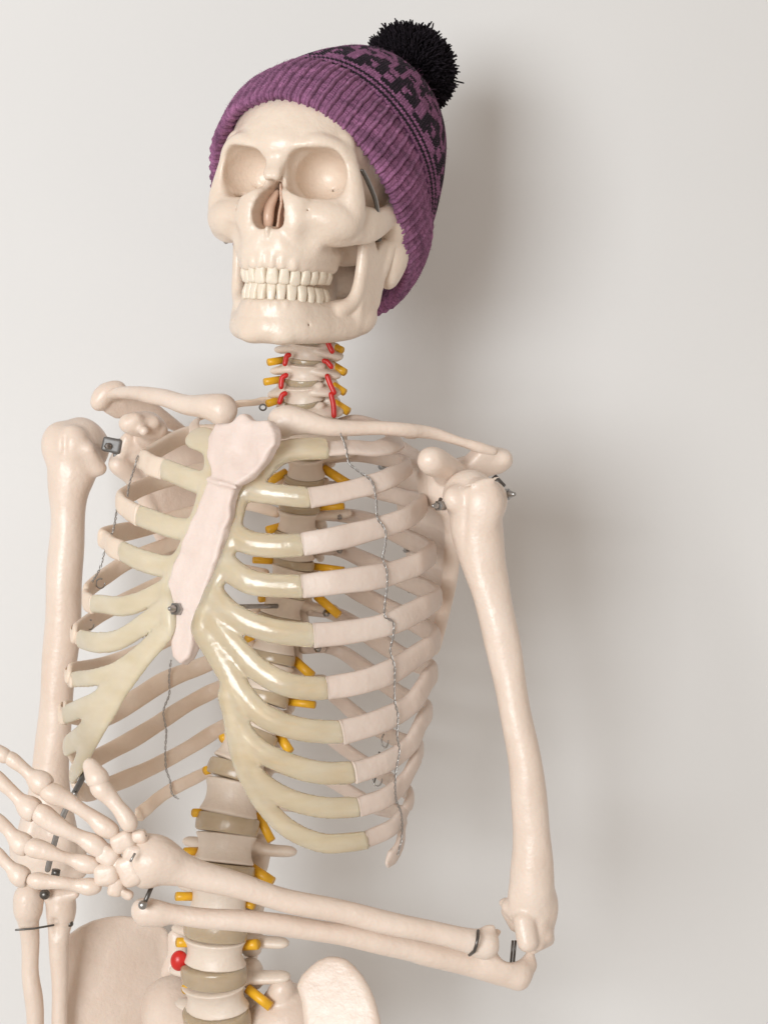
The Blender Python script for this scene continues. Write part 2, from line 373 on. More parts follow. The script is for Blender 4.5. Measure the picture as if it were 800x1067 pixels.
def build_jaw():
    f = Field((-68, -8, -106), (68, 98, -4), 1.05)
    for s in (-1, 1):
        f.chain([(0, 80.5, -83), (s * 14, 77.5, -83), (s * 26, 66, -82.5), (s * 35, 50, -81), (s * 43, 34, -78), (s * 49, 20, -72)], [9.2, 8.6, 7.6, 7.4, 7, 6], 3, flat=(0, 0, 1), fs=.84)
        f.chain([(0, 81.5, -72), (s * 11, 79, -72), (s * 19, 72, -72), (s * 25, 60, -72), (s * 31, 46, -71), (s * 40, 34, -66)], [5.8, 5.8, 6, 6.4, 6.4, 5], 4)
        f.chain([(0, 83.6, -69), (s * 11, 80.6, -69), (s * 19, 73, -69), (s * 24.5, 60, -69), (s * 27.5, 45, -68)], [3.4, 3.6, 4, 4.6, 4.6], 3)
        # ramus
        q = [(s * 51, 21, -77), (s * 53, 9, -62), (s * 57, 5, -36), (s * 58, 2, -18), (s * 57, 12, -17), (s * 54, 20, -25), (s * 52, 28, -14), (s * 50, 33, -14), (s * 49.5, 33, -32), (s * 49, 34, -52), (s * 46, 36, -78)]
        f.plate(q, (s * 1, .2, .1), 4.2, 2.6, 4, e1=(0, 1, 0), fit=True)
        f.chain([(s * 50, 24, -76), (s * 51.5, 15, -70)], [5, 5], 4)
        f.chain([(s * 55, 8, -40), (s * 58, 4, -26), (s * 58, 2, -17)], [4, 4.6, 6], 3)
        f.ell((s * 58, 2, -17), (9, 6, 6), 3)
        f.chain([(s * 39, 45, -68), (s * 46, 36.5, -61), (s * 49, 33.5, -48), (s * 50.5, 32, -18)], [4.2, 3.4, 3, 2.8], 3)
        f.ell((s * 12, 82.5, -89.5), (7, 4.5, 5), 6)
        for x, y, r in ((3, 86.3, 1.6), (8.3, 85.2, 1.8), (14, 82.4, 2.3), (19.8, 76, 2), (23.5, 69, 2)):
            f.chain([(s * x, y - 1.2, -78), (s * x, y + .2, -72), (s * x, y + .3, -67)], [r * .4, r, r], 1.6)
        f.cone((s * 30, 76, -79), (s * 22, 66, -79), .9, .9, .4, 'sub')
    f.ell((0, 84, -85), (7, 4.5, 6), 6)
    m = f.mesh('mandible', 2, (.35, .1), lambda v: skx(v * A([.935, 1, 1]) + A([0, 0, 1.0]) - np.c_[v[:, 0] * 0, v[:, 0] * 0, np.clip(-84 - v[:, 2], 0, 20) * -.25]), 5)
    return part(obj('mandible', m, M_SKULL), None)
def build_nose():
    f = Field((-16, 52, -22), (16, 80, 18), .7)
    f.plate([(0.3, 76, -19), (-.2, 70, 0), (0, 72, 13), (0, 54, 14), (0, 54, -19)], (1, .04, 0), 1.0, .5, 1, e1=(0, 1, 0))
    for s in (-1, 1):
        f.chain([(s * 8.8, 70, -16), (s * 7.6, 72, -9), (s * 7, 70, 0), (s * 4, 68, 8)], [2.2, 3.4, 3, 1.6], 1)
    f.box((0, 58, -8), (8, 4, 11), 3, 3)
    o = obj('nasal_septum', f.mesh('nasal_septum', 2, (.5, .25), skx, 9), M_NOSE); o.parent = SKULL; o['label'] = 'septum and turbinates, warm bounced light painted into their colour'
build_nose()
JAW = build_jaw()
JAW.parent = SKULL; JAW.matrix_parent_inverse = Matrix.Identity(4)

def tooth_mesh(w, d, h, pt, tw, seed):
    """crown: superellipsoid, wider at the cutting edge; w width, d depth, h height; pt = pointed tip"""
    nu, nv = 20, 14; V = []
    for j in range(nv + 1):
        t = j / nv; z = (t - .5) * h                       # t = 1 at the gum, 0 at the edge
        e = min(1, (max(0, 1 - (abs(2 * t - 1)) ** 5)) ** .4) if t < .5 else 1
        ww = w * .5 * (1 - .24 * t ** 1.6) * (e * .3 + .7 if t < .5 else 1) * (1 if t > .12 or pt == 0 else 1 - pt * (1 - t / .12))
        dd = d * .5 * (.42 + .58 * min(1, t * 1.8)) * (e * .5 + .5)
        if j == 0: ww *= .86; dd *= .7
        for i in range(nu):
            a = 2 * math.pi * i / nu; c, q = math.cos(a), math.sin(a); ex = .6
            V.append((ww * math.copysign(abs(c) ** ex, c), dd * math.copysign(abs(q) ** ex, q), z))
    F = [(j * nu + i, j * nu + (i + 1) % nu, (j + 1) * nu + (i + 1) % nu, (j + 1) * nu + i) for j in range(nv) for i in range(nu)]
    F += [tuple(range(nu))[::-1], tuple(range(nv * nu, nv * nu + nu))]
    return A(V), F
def teeth(upper):
    ws = [7.9, 7.0, 7.6, 7.2, 7.0, 9.5, 9.0] if upper else [6.0, 6.4, 7.2, 7.2, 7.0, 10.5, 10.0]
    hh = [12.2, 11.6, 12.4, 11.2, 10.6, 10, 9.6] if upper else [12, 12.2, 12.8, 11.8, 11, 10.6, 10.2]
    ts = np.linspace(0, math.pi * .56, 400); a, b = (27, 40) if upper else (25.6, 39)
    cur = np.c_[a * np.sin(ts), (47 if upper else 45.8) + b * np.cos(ts)]
    s_ = np.concatenate([[0], np.cumsum(np.linalg.norm(np.diff(cur, axis=0), axis=1))])
    for s in (-1, 1):
        acc = 0.2
        for i, w in enumerate(ws):
            m = acc + w / 2; acc += w + .15
            x = np.interp(m, s_, cur[:, 0]); y = np.interp(m, s_, cur[:, 1])
            x2 = np.interp(m + .5, s_, cur[:, 0]); y2 = np.interp(m + .5, s_, cur[:, 1])
            t = nrm(A([x2 - x, y2 - y])); h = hh[i]
            V, F = tooth_mesh(w * 1.09, 7 if i < 3 else 9, h, .45 if i == 2 else (.15 if i in (3, 4) else 0), 0, i)
            if not upper: V[:, 2] *= -1; F = [q[::-1] for q in F]
            zc = (-41.4 - h / 2 + .2) if upper else (-65.0 + h / 2 + 1.7)
            V[:, 2] += zc + random.uniform(-.25, .25); lean = .10 if upper else -.05
            V[:, 1] += -(V[:, 2] - zc) * lean
            ax = A([t[0], t[1]]); nx = A([-t[1], t[0]])
            W = np.c_[s * (x + V[:, 0] * ax[0] + V[:, 1] * nx[0]), y + V[:, 0] * ax[1] + V[:, 1] * nx[1], V[:, 2]]
            if s < 0: F = [q[::-1] for q in F]
            o = obj('tooth', mesh_np('tooth', skx(W), F), M_TOOTH); o.parent = SKULL
teeth(True); teeth(False)
def skrod(name, pts, r, m):
    o = MB().tube([skx(p) for p in catmull(pts, 4)], r, 8).build(name, m); o.parent = SKULL; return o
skrod('spring_clip', [(52, 58, 24), (54, 52, 18), (57, 44, 8), (58, 40, 0)], .0012, M_DARK)
skrod('spring_clip', [(53, 56, 24), (55, 50, 18), (58, 43, 8), (59, 39, 0)], .0008, M_STEEL)
skrod('screw', [(52.8, 22, -17), (54.6, 22.5, -17)], .0018, M_DARK)
skrod('screw', [(-46, 50, -22), (-49, 48, -24)], .0022, M_STEEL)

# ================================================================== BEANIE (a thing of its own, sitting on the skull)
HAT = bpy.data.objects.new('beanie', None); COL.objects.link(HAT)
HAT['label'] = 'purple and black knitted beanie with ribbed cuff and black pompom'; HAT['category'] = 'hat'
HC = A([-4.2, 6.5, 0.]); AL = R(45.3); HW = A([0, math.cos(AL), math.sin(AL)]); HN = A([0, -math.sin(AL), math.cos(AL)]); HU = A([math.cos(R(4)), 0, 0]) - HN * math.sin(R(4)); HN = A([math.sin(R(4)), 0, 0]) + HN * math.cos(R(4))
HAT.location = hatx(HC); HINV = Matrix.Translation(-HAT.location)
def hatpart(name, V, F, m, parent=None):
    o = obj(name, mesh_np(name, V, F), m); o.parent = parent or HAT; o.matrix_parent_inverse = HINV if parent is None else Matrix.Identity(4); return o
def yarn_mat():
    m, nd, ln, b = mat('knitted_wool')
    at = nd.new('ShaderNodeAttribute'); at.attribute_name = 'yarn'
    g = nd.new('ShaderNodeNewGeometry'); n = nd.new('ShaderNodeTexNoise'); n.inputs['Scale'].default_value = 900; n.inputs['Detail'].default_value = 3; ln.new(g.outputs['Position'], n.inputs['Vector'])
    n2 = nd.new('ShaderNodeTexNoise'); n2.inputs['Scale'].default_value = 260; n2.inputs['Detail'].default_value = 3; ln.new(g.outputs['Position'], n2.inputs['Vector'])
    ad = nd.new('ShaderNodeMath'); ad.operation = 'ADD'; ln.new(n.outputs['Fac'], ad.inputs[0]); ln.new(n2.outputs['Fac'], ad.inputs[1])
    mr = nd.new('ShaderNodeMapRange'); mr.inputs['From Min'].default_value = .7; mr.inputs['From Max'].default_value = 1.3; mr.inputs['To Min'].default_value = .62; mr.inputs['To Max'].default_value = 1.5
    ln.new(ad.outputs[0], mr.inputs['Value'])
    mx = nd.new('ShaderNodeMix'); mx.data_type = 'RGBA'; mx.blend_type = 'MULTIPLY'; mx.inputs[0].default_value = 1
    ln.new(at.outputs['Color'], mx.inputs[6]); ln.new(mr.outputs['Result'], mx.inputs[7]); ln.new(mx.outputs[2], b.inputs['Base Color'])
    b.inputs['Roughness'].default_value = .95; b.inputs['Specular IOR Level'].default_value = .15
    b.inputs['Sheen Weight'].default_value = .2; b.inputs['Sheen Roughness'].default_value = .5; b.inputs['Sheen Tint'].default_value = (.9, .7, .9, 1)
    bp = nd.new('ShaderNodeBump'); bp.inputs['Strength'].default_value = .6; bp.inputs['Distance'].default_value = .0007
    ln.new(n.outputs['Fac'], bp.inputs['Height']); ln.new(bp.outputs['Normal'], b.inputs['Normal'])
    return m
M_YARN = yarn_mat()
def paint(o, cols):
    a = o.data.color_attributes.new('yarn', 'FLOAT_COLOR', 'POINT'); c = np.ones((len(cols), 4), np.float32); c[:, :3] = cols; a.data.foreach_set('color', c.ravel())
PUR = A([.235, .097, .185]); BLK = A([.012, .009, .012]); DPU = A([.10, .035, .09])
def ringpt(th, rad, hgt, drift=0):
    th = np.asarray(th)[..., None]; rad = np.asarray(rad)[..., None]; hgt = np.asarray(hgt)[..., None]
    return HC + HU * (72 * rad * np.sin(th)) + HW * (99.3 * rad * np.cos(th)) + HN * hgt - HW * (.155 * hgt)
def cuff():
    NR = 70; per = 24; nu = NR * per
    # profile: up the inside, round the lower edge, up the outside, over the fold
    prof = [(.885, 30), (.885, 16), (.89, 6), (.90, 1.5), (.918, -1.8), (.945, -3.4), (.972, -3.0), (.99, -.8), (.999, 4)]
    prof += [(1.0 + .02 * math.sin(t * math.pi) - .02 * t ** 2, 4 + 43 * t) for t in np.linspace(0.03, 1, 95)]
    prof += [(.972, 49), (.962, 50), (.945, 49.6), (.93, 46)]
    pr = A(prof); nv = len(pr)
    out = np.zeros((nv, nu, 3)); th = np.arange(nu) / nu * 2 * math.pi
    s_len = np.concatenate([[0], np.cumsum(np.hypot(np.diff(pr[:, 0]) * 90, np.diff(pr[:, 1])))])
    U, S = np.meshgrid(np.arange(nu) / per, s_len)
    T = np.broadcast_to(th, U.shape); wob = .008 * np.sin(T * 3 + 1) + .006 * np.sin(T * 7) + .004 * np.sin(T * 13 + 2) + .055 * np.exp(-((T - 2.35) / .45) ** 2)
    fu = (U + .035 * np.sin(S * .35 + np.floor(U) * 2.3)) % 1
    ridge = 1 - 2 * (np.abs(fu - .5) * 2) ** 2.6                                  # 1 on the rib, -1 in the furrow
    env = np.clip((S - 14) / 12, 0, 1)
    row = S / 2.35
    legs = np.abs(fu - .5)                                                   # V stitches on each rib
    knit = (.5 + .5 * np.cos(2 * math.pi * (row + 1.5 * legs))) * np.clip(1 - (legs / .33) ** 2, 0, 1) 
    cleft = np.exp(-(legs / .05) ** 2)
    purl = (.5 + .5 * np.cos(2 * math.pi * (row + .5))) * np.exp(-((1 - 2 * legs) / .30) ** 2)
    wr = lambda c, w_: np.exp(-(((fu - c + .5) % 1 - .5) / w_) ** 2)
    panel = 1 - wr(.5, .2)
    cord = 1.7 * wr(.5, .15) * (.8 + .2 * np.cos(2 * math.pi * row)) - 1.5 * wr(.74, .07) - .7 * wr(.27, .06)
    loops = .75 * np.cos(2 * math.pi * (row + .5 * np.floor(fu * 3))) * np.abs(np.sin(3 * math.pi * fu)) * panel
    dr = (cord + loops + .25 * rng.normal(size=(len(S), 1)) * 0) * env + .35 * wr(.5, .2) * (1 - env) + .5 * lump(np.stack([np.cos(T) * 80, np.sin(T) * 100, S], -1).reshape(-1, 3), .12, 4).reshape(T.shape)
    rad = pr[:, 0][:, None] + wob; hg = pr[:, 1][:, None] + np.zeros_like(T) + .8 * np.sin(T * 2 + .6) - .35 * ridge * (S < 26) * (S > 9)
    V = ringpt(T, rad, hg)
    nrmv = nrm(HU * np.sin(T)[..., None] * 110 + HW * np.cos(T)[..., None] * 79)
    sl = np.gradient(pr[:, 1], s_len)[:, None, None]; sr = np.gradient(pr[:, 0] * 90, s_len)[:, None, None]
    V = V + (nrmv * sl - HN * sr) * dr[..., None] + HN * (.5 * lump(np.stack([U * .9, row * 0, U * 0], -1).reshape(-1, 3), 1.1, 31).reshape(U.shape) * np.clip(1 - S / 30, 0, 1))[..., None]
    F = np.stack([np.add.outer(np.arange(nv - 1) * nu, np.arange(nu)), np.add.outer(np.arange(nv - 1) * nu, (np.arange(nu) + 1) % nu),
                  np.add.outer(np.arange(1, nv) * nu, (np.arange(nu) + 1) % nu), np.add.outer(np.arange(1, nv) * nu, np.arange(nu))], -1).reshape(-1, 4)
    o = hatpart('cuff', hatx(V.reshape(-1, 3)), F, M_YARN)
    r = lump(np.stack([U * 1.0, row, U * 0], -1).reshape(-1, 3), 2.2, 9)
    paint(o, PUR * (1 + .30 * r[:, None])); return o
cuff()
MOTIF = ['..####....####..', '.######..######.', '.###.##..##.###.', '.##..######..##.', '.######..######.', '..####....####..', '...###.##.###...', '.#..##.##.##..#.', '##.....##.....##', '#.##........##.#', '..###.####.###..', '...##..##..##...']
APX = HC + HU * 24 + HW * 2 + HN * 134; PCEN = A([28, -95, 114.5])
def cap():
    NS = 128; per = 6; nu = NS * per; rows = 44; pv = 6; nv = rows * pv + 1
    t = np.linspace(0, 1, nv); u = np.arange(nu) / per
    U, Tt = np.meshgrid(u, t); th = U / NS * 2 * math.pi
    # cross-section shrinks from the cuff to the gathered top; the axis leans back to the pompom
    rad = (.905 + .03 * np.sin(np.clip(Tt * 2.2, 0, 1) * math.pi)) * np.clip(1 - Tt ** 2.0, 0, 1) ** .64 + .03
    base = HC + HN * 40 - HW * 6.5; ax = base + (APX - base) * Tt[..., None]
    bulge = HN * (0 * Tt)[..., None]
    V = ax + bulge + HU * (72 * rad * np.sin(th))[..., None] + HW * (99.3 * rad * np.cos(th))[..., None]
    # slack folds
    du = np.roll(V, -1, 1) - np.roll(V, 1, 1); dv = np.gradient(V, axis=0); N = nrm(np.cross(du, dv))
    row = Tt * rows; fu = U % 1; legs = np.abs(fu - .5)
    knit = (.5 + .5 * np.cos(2 * math.pi * (row + 1.2 * legs))) - 1.0 * np.exp(-(np.minimum(legs, .5 - legs) / .07) ** 2)
    fold = 4.6 * lump(np.stack([np.sin(th) * 60 * rad, np.cos(th) * 80 * rad, Tt * 60], -1).reshape(-1, 3), .06, 21).reshape(th.shape) * np.clip(Tt * 3, 0, 1)
    V = V + N * (.75 * knit * np.clip(rad * 2.5, 0, 1) + fold)[..., None]
    F = np.stack([np.add.outer(np.arange(nv - 1) * nu, np.arange(nu)), np.add.outer(np.arange(nv - 1) * nu, (np.arange(nu) + 1) % nu),
                  np.add.outer(np.arange(1, nv) * nu, (np.arange(nu) + 1) % nu), np.add.outer(np.arange(1, nv) * nu, np.arange(nu))], -1).reshape(-1, 4)
    o = hatpart('crown', hatx(V.reshape(-1, 3)), F, M_YARN)
    ri = np.floor(row + .5 * (legs < .25) * 0).astype(int); ui = np.floor(U).astype(int)
    col = np.zeros(U.shape + (3,)) + PUR
    M = A([[c == '#' for c in l] for l in MOTIF])
    col[(ri == 5) | (ri == 7)] = BLK; col[(ri == 2) | (ri == 3)] = DPU
    inm = (ri >= 9) & (ri < 9 + 25)
    mi = np.clip(((ri - 9) * 12 / 17 % 12).astype(int), 0, 11); mj = (ui + 5 + (ri // 11) * 5) % 16
    blk = M[mi, mj] & inm; col[blk] = BLK
    ck = (ri >= 33) & (ri < 35) & ((ui // 2) % 2 == 0); col[ck] = BLK; col[ri >= 37] = BLK * 1.5
    col[(ri >= 36) & ((ui // 3) % 3 == 0)] = PUR
    jit = rng.random((rows + 2, NS)); col = col * (.85 + .3 * jit[np.clip(ri, 0, rows + 1), ui % NS])[..., None]
    paint(o, col.reshape(-1, 3)); return o
cap()
def pompom():
    c = hatx(PCEN); ax = nrm(SKR @ nrm(PCEN - APX)); K = 7000; d = nrm(rng.normal(size=(K, 3)))
    L = .0348 * (1 + .045 * rng.normal(size=K) + .045 * lump(d, 4.5, 3)); L = np.where(rng.random(K) < .012, L * 1.12, L); L = np.where(d @ ax < -.8, L * .8, L)
    e = nrm(d + .42 * rng.normal(size=(K, 3))); u = nrm(np.cross(d, rng.normal(size=(K, 3)))); w = np.cross(d, u); r = .00062
    Vs = np.zeros((K, 4, 3, 3)); L = L[:, None]
    for j, (a, b, k) in enumerate(((.45, 0, .8), (.78, 0, 1.0), (.80, .14, 1.25), (.80, .205, .95))):
        for q in range(3):
            Vs[:, j, q] = c + d * L * a + e * L * b + (u * math.cos(q * 2.094) + w * math.sin(q * 2.094)) * r * k
    base = (np.arange(K) * 12)[:, None]; F = []
    for j in range(3):
        for q in range(3): F.append(base + A([[j * 3 + q, j * 3 + (q + 1) % 3, j * 3 + 3 + (q + 1) % 3, j * 3 + 3 + q]]))
    F = np.vstack(F); V = Vs.reshape(-1, 3)
    o = obj('pompom', mesh_np('pompom', V, F), M_POM); o.parent = HAT; o.matrix_parent_inverse = HINV
    paint(o, np.repeat(BLK * 1.0 * (.4 + 1.3 * rng.random((K, 1))), 12, axis=0))
    f = Field(c - .03, c + .03, .0015); f.ell(c, A([.026, .026, .026])); k = obj('core', f.mesh('core', 1), M_POM); k.parent = o; paint(k, np.repeat(BLK[None] * .5, len(k.data.vertices), 0))
M_POM = M_YARN.copy(); M_POM.name = 'black_wool'; M_POM.node_tree.nodes['Principled BSDF'].inputs['Sheen Weight'].default_value = .03
pompom()

def fuzz():
    V = []; F = []; n = 0
    for nm, K in (('cuff', 2600), ('crown', 1800)):
        o = [c for c in HAT.children if c.name == nm][0].data; N = len(o.vertices)
        co = np.zeros(N * 3, np.float32); no = np.zeros(N * 3, np.float32); o.vertices.foreach_get('co', co); o.vertices.foreach_get('normal', no)
        co = co.reshape(-1, 3).astype(float); no = no.reshape(-1, 3).astype(float)
        for i in rng.integers(0, N, K):
            d = nrm(no[i] + .9 * rng.normal(size=3)); L = .0012 + .0030 * rng.random() ** 2; e = nrm(d + .7 * rng.normal(size=3)); u = nrm(np.cross(d, rng.normal(size=3))); w = np.cross(d, u)
            for q, k in ((co[i] - no[i] * .0003, 1), (co[i] + d * L * .5, .9), (co[i] + d * L * .5 + e * L * .5, .4)):
                for a in range(3): V.append(q + (u * math.cos(a * 2.094) + w * math.sin(a * 2.094)) * .000075 * k)
            for j in range(2):
                for a in range(3): F.append((n + j * 3 + a, n + j * 3 + (a + 1) % 3, n + j * 3 + 3 + (a + 1) % 3, n + j * 3 + 3 + a))
            n += 9
    o = hatpart('wool_fuzz', A(V), A(F), M_YARN); paint(o, np.repeat((PUR * 1.25)[None], len(V), 0)); o['kind'] = 'stuff'
fuzz()

# ================================================================== TORSO: spine
PS = R(28); TU = A([math.cos(PS), -math.sin(PS), 0]); TF = A([-math.sin(PS), -math.cos(PS), 0])    # torso left / forward
DISCS = [  # px, py, half width px, Y, pitch deg, disc px height, type
 (325, 334, 17, .035, 20, 6, 'c'), (323, 356, 17.5, .032, 22, 7, 'c'), (319, 377, 18, .030, 22, 7, 'c'), (316, 398, 18.5, .028, 22, 7, 'c'), (316, 420, 19, .028, 22, 7, 'c'), (319, 444, 20, .030, 20, 7, 'c'),
 (320, 471, 20.5, .034, 18, 7, 't'), (317, 500, 21.5, .038, 14, 8, 't'), (312, 528, 22, .040, 11, 8, 't'), (308, 557, 22, .042, 8, 8, 't'), (306, 587, 22, .043, 5, 9, 't'), (298, 616, 22.5, .043, 2, 9, 't'),
 (291, 646, 23, .043, 0, 9, 't'), (284, 685, 24, .042, -3, 11, 't'), (276, 726, 25.5, .040, -6, 12, 't'), (262, 765, 28, .037, -8, 14, 't'), (246, 805, 31, .033, -8, 17, 't'), (237, 859, 33.5, .028, -6, 19, 'l'),
 (232, 909, 33.5, .022, -2, 19, 'l'), (225, 967, 34, .018, 3, 20, 'l'), (223, 1014, 35, .018, 8, 19, 'l'), (226, 1060, 36, .02, 14, 19, 'l'), (230, 1104, 36, .025, 20, 18, 'l')]
def frame(i):
    a = DISCS[max(i - 1, 0)]; b = DISCS[min(i + 1, len(DISCS) - 1)]
    up = nrm(P(a[0], a[1], a[3]) - P(b[0], b[1], b[3])); return up
def vertebra_field(kind):
    """local mm, body centred: x = left, y = forward, z = up; unit body half width 22, height 27"""
    f = Field((-46, -62, -34), (46, 22, 34), 1.2)
    H, W, Dp = {'l': (17.0, 22, 16), 't': (15, 22, 19), 'c': (17, 22, 17)}[kind]
    for i in range(-8, 9):
        z = i / 8 * (H - 2); q = 1 - .14 * (1 - (abs(i) / 8) ** 2.2)
        f.ell((0, 0, z), (W * q, Dp * q, 2.4), 0)
    n = int(H * 2)
    for z in np.linspace(-(H - 2), H - 2, n):
        q = 1 - .15 * (1 - (abs(z) / (H - 2)) ** 2.0)
        sl, g = f.blk((-W, -Dp, z - .9), (W, Dp, z + .9), 1.5)
        rr = np.sqrt((g[0] / (W * q)) ** 2 + (g[1] / (Dp * q)) ** 2); dd = np.maximum((rr - 1) * Dp * q, np.abs(g[2] - z) - .8); f.put(sl, dd, 1.0, 'add')
    for s in (-1, 1):
        if kind == 'l':
            f.chain([(s * 13, -14, 7), (s * 14, -24, 6)], [6.5, 6], 3); f.chain([(s * 15, -20, 4), (s * 29, -22, 4), (s * 39, -23, 5)], [6.5, 5.4, 5], 3, flat=(0, 1, .2), fs=1.25)
            f.chain([(s * 14, -26, 16), (s * 14, -30, 0), (s * 12, -33, -20)], [6, 6, 6], 3)
        elif kind == 't':
            f.chain([(s * 11, -16, 6), (s * 13, -26, 6)], [6, 5.5], 3); f.chain([(s * 14, -26, 5), (s * 26, -34, 6), (s * 37, -41, 9)], [6, 5, 5.5], 3)
            f.chain([(s * 11, -28, 15), (s * 10, -30, -14)], [5, 5], 3)
        else:
            f.chain([(s * 14, 4, 5), (s * 25, 2, 1), (s * 34, -2, -4)], [8, 6.5, 6], 4); f.chain([(s * 22, -12, 4), (s * 33, -8, -3)], [6, 5.5], 4)
            f.chain([(s * 24, -16, 14), (s * 25, -20, 0), (s * 24, -24, -14)], [7.5, 8, 7], 3)
            f.chain([(s * 17, 3, 12), (s * 20, 3, 19)], [5, 3], 3)                 # raised side lips of the body
    f.chain([(0, -33, 2), (0, -46, -4), (0, -58, -12 if kind != 't' else -26)], [6, 4, 5], 4, flat=(1, 0, 0), fs=1.5)
    f.chain([(-14, -26, 2), (0, -35, 2), (14, -26, 2)], [5, 6, 5], 4)
    return f.mesh('vertebra', 3, (.3, .1))
VM = {k: vertebra_field(k) for k in 'ltc'}
for m_ in VM.values(): m_.materials.append(M_VERT)
def disc_mesh(bul=1.0):
    nu, nv = 48, 12; V = []
    for j in range(nv + 1):
        z = -1 + 2 * j / nv; r = 1.0 + .035 * (1 - z * z) - (.05 if abs(z) > .99 else 0)
        for i in range(nu):
            a = 2 * math.pi * i / nu; V.append((22 * r * math.cos(a), 16.5 * r * math.sin(a), z))
    F = [(j * nu + i, j * nu + (i + 1) % nu, (j + 1) * nu + (i + 1) % nu, (j + 1) * nu + i) for j in range(nv) for i in range(nu)]
    F += [tuple(range(nu))[::-1], tuple(range(nv * nu, nv * nu + nu))]
    return mesh_np('intervertebral_disc', A(V), F)
DM = disc_mesh(); DM.materials.append(M_DISC)
def pose(o, loc, up, pitch, scl, yaw=PS):
    f = A([-math.sin(yaw), -math.cos(yaw), 0]); left = nrm(np.cross(f, up)); left = left if left @ TU < 0 else -left      # local x runs to the figure's right: a right-handed frame
    fw = nrm(np.cross(up, left)); q = R(pitch)          # pitch: front edge down
    fw2 = fw * math.cos(q) - up * math.sin(q); up2 = up * math.cos(q) + fw * math.sin(q)
    M = Matrix([[*left, 0], [*fw2, 0], [*up2, 0], [0, 0, 0, 1]]).to_3x3().transposed().to_4x4()
    # columns left, forward, up
    M = Matrix(((left[0], fw2[0], up2[0], loc[0]), (left[1], fw2[1], up2[1], loc[1]), (left[2], fw2[2], up2[2], loc[2]), (0, 0, 0, 1)))
    o.matrix_basis = M @ Matrix.Diagonal((*scl, 1))
def attach(o):
    o.parent = SK; o.matrix_parent_inverse = Matrix.Translation(-Vector(ROOT))
def spineY(py):
    return float(np.interp(py, [d[1] for d in DISCS], [d[3] for d in DISCS]))
def yaw_at(kind): return R({'c': 14, 't': 26, 'l': 20}[kind])
for i, (px, py, hw, Y, pit, dh, kd) in enumerate(DISCS):
    up = frame(i); c = P(px, py, Y); s = rw(hw, Y) / 22
    o = bpy.data.objects.new('intervertebral_disc', DM); COL.objects.link(o); attach(o)
    pose(o, c, up, pit, (s, s * (1.12 if kd == 't' else 1), rw(dh, Y) / 2), yaw_at(kd))
    if i + 1 < len(DISCS):
        e = DISCS[i + 1]; c2 = P(e[0], e[1], e[3]); gap = np.linalg.norm(c2 - c) - (rw(dh, Y) + rw(e[5], e[3])) / 2 * .93
        k2 = e[6] if e[6] == kd else ('c' if kd == 'c' else 't' if i < 17 else 'l')
        Hl = {'l': 34.0, 't': 30.0, 'c': 34.0}[k2]; sw = (rw(hw, Y) + rw(e[2], e[3])) / 2 / 22 * (1.14 if k2 == 'c' else .985)
        v = bpy.data.objects.new('vertebra', VM[k2]); COL.objects.link(v); attach(v)
        pose(v, (c + c2) / 2, nrm(c - c2), (pit + e[4]) / 2, (sw, sw * (1.0), gap / Hl * (1.12 if k2 == 'c' else 1)), yaw_at(k2))
# top two neck vertebrae under the skull
f = field_px([P(328, 318, .03), P(328, 300, .03)], .05, .0012)
f.chain([P(325, 322, .03), P(327, 300, .03), P(328, 270, .03)], [.014, .014, .013], .004)
f.chain([P(296, 322, .045), P(327, 318, .045), P(358, 325, .045)], [.007, .01, .007], .004); f.chain([P(292, 288, .05), P(328, 283, .04), P(366, 288, .05)], [.012, .015, .012], .006)
fieldpart('vertebra', f, M_VERT)

def capsule(name, a, b, r, m, k=14):
    return part(MB().tube([P(*a), P(*[(x + y) / 2 for x, y in zip(a, b)]), P(*b)], rw(r, a[2]), k, cap=False).build(name, m))
NL = [((296, 375), (280, 377.5), 4), ((295, 395), (276, 398), 4), ((293, 416), (279, 420.5), 4), ((345, 360), (356, 365), 4), ((346, 380), (359, 388), 4.2), ((338, 395), (359, 409), 4), ((338, 413), (363, 429), 4.5),
      ((298, 492), (279, 503), 4.5), ((295, 548), (279, 552.5), 4.5), ((290, 585), (264, 583.5), 3.6), ((284, 622), (271, 624), 4), ((337, 488), (364, 505), 4.8), ((328, 529), (358, 527.5), 3.6), ((326, 590), (358, 594.5), 4), ((330, 621), (353, 641), 4.6),
      ((270, 660), (257, 666), 4), ((307, 688), (325, 704), 5), ((298, 731), (328, 734.5), 4), ((291, 766), (302, 783), 5), ((243, 764), (231, 770), 4.5), ((226, 800), (214, 803), 4.5),
      ((215, 847), (202, 847), 4.5), ((207, 887), (193, 887.5), 4.5), ((205, 934), (184, 934), 4.6), ((205, 982), (185, 982), 5), ((205, 1027), (192, 1031), 5), ((268, 848), (283, 876), 4.6), ((260, 903), (284, 919), 5.5), ((250, 940), (264, 944), 4), ((254, 985), (268, 984), 5.5), ((258, 1030), (282, 1049), 5.2)]
for a, b, r in NL:
    Y = spineY(a[1]); capsule('nerve_root', (*a, Y + .006), (*b, Y - .002), r, M_NERVE)
def thread(name, pts, r, m, par=None, label=None, k=8, seg=5):
    return part(MB().tube(catmull([P(*p) for p in pts], seg), r, k).build(name, m), label=label)
for q in ([(301, 370), (299, 371), (297, 379)], [(298, 391), (294, 394), (293, 403)], [(297, 410), (294, 412), (291.5, 419)],
          [(341, 354), (343, 360), (346, 366)], [(338, 376), (341, 377), (345, 382)], [(341, 392), (344, 400), (348, 409)], [(345, 411), (347.5, 422), (348, 433)]):
    thread('vertebral_artery', [(a, b, .016) for a, b in q], .0019, M_ART)
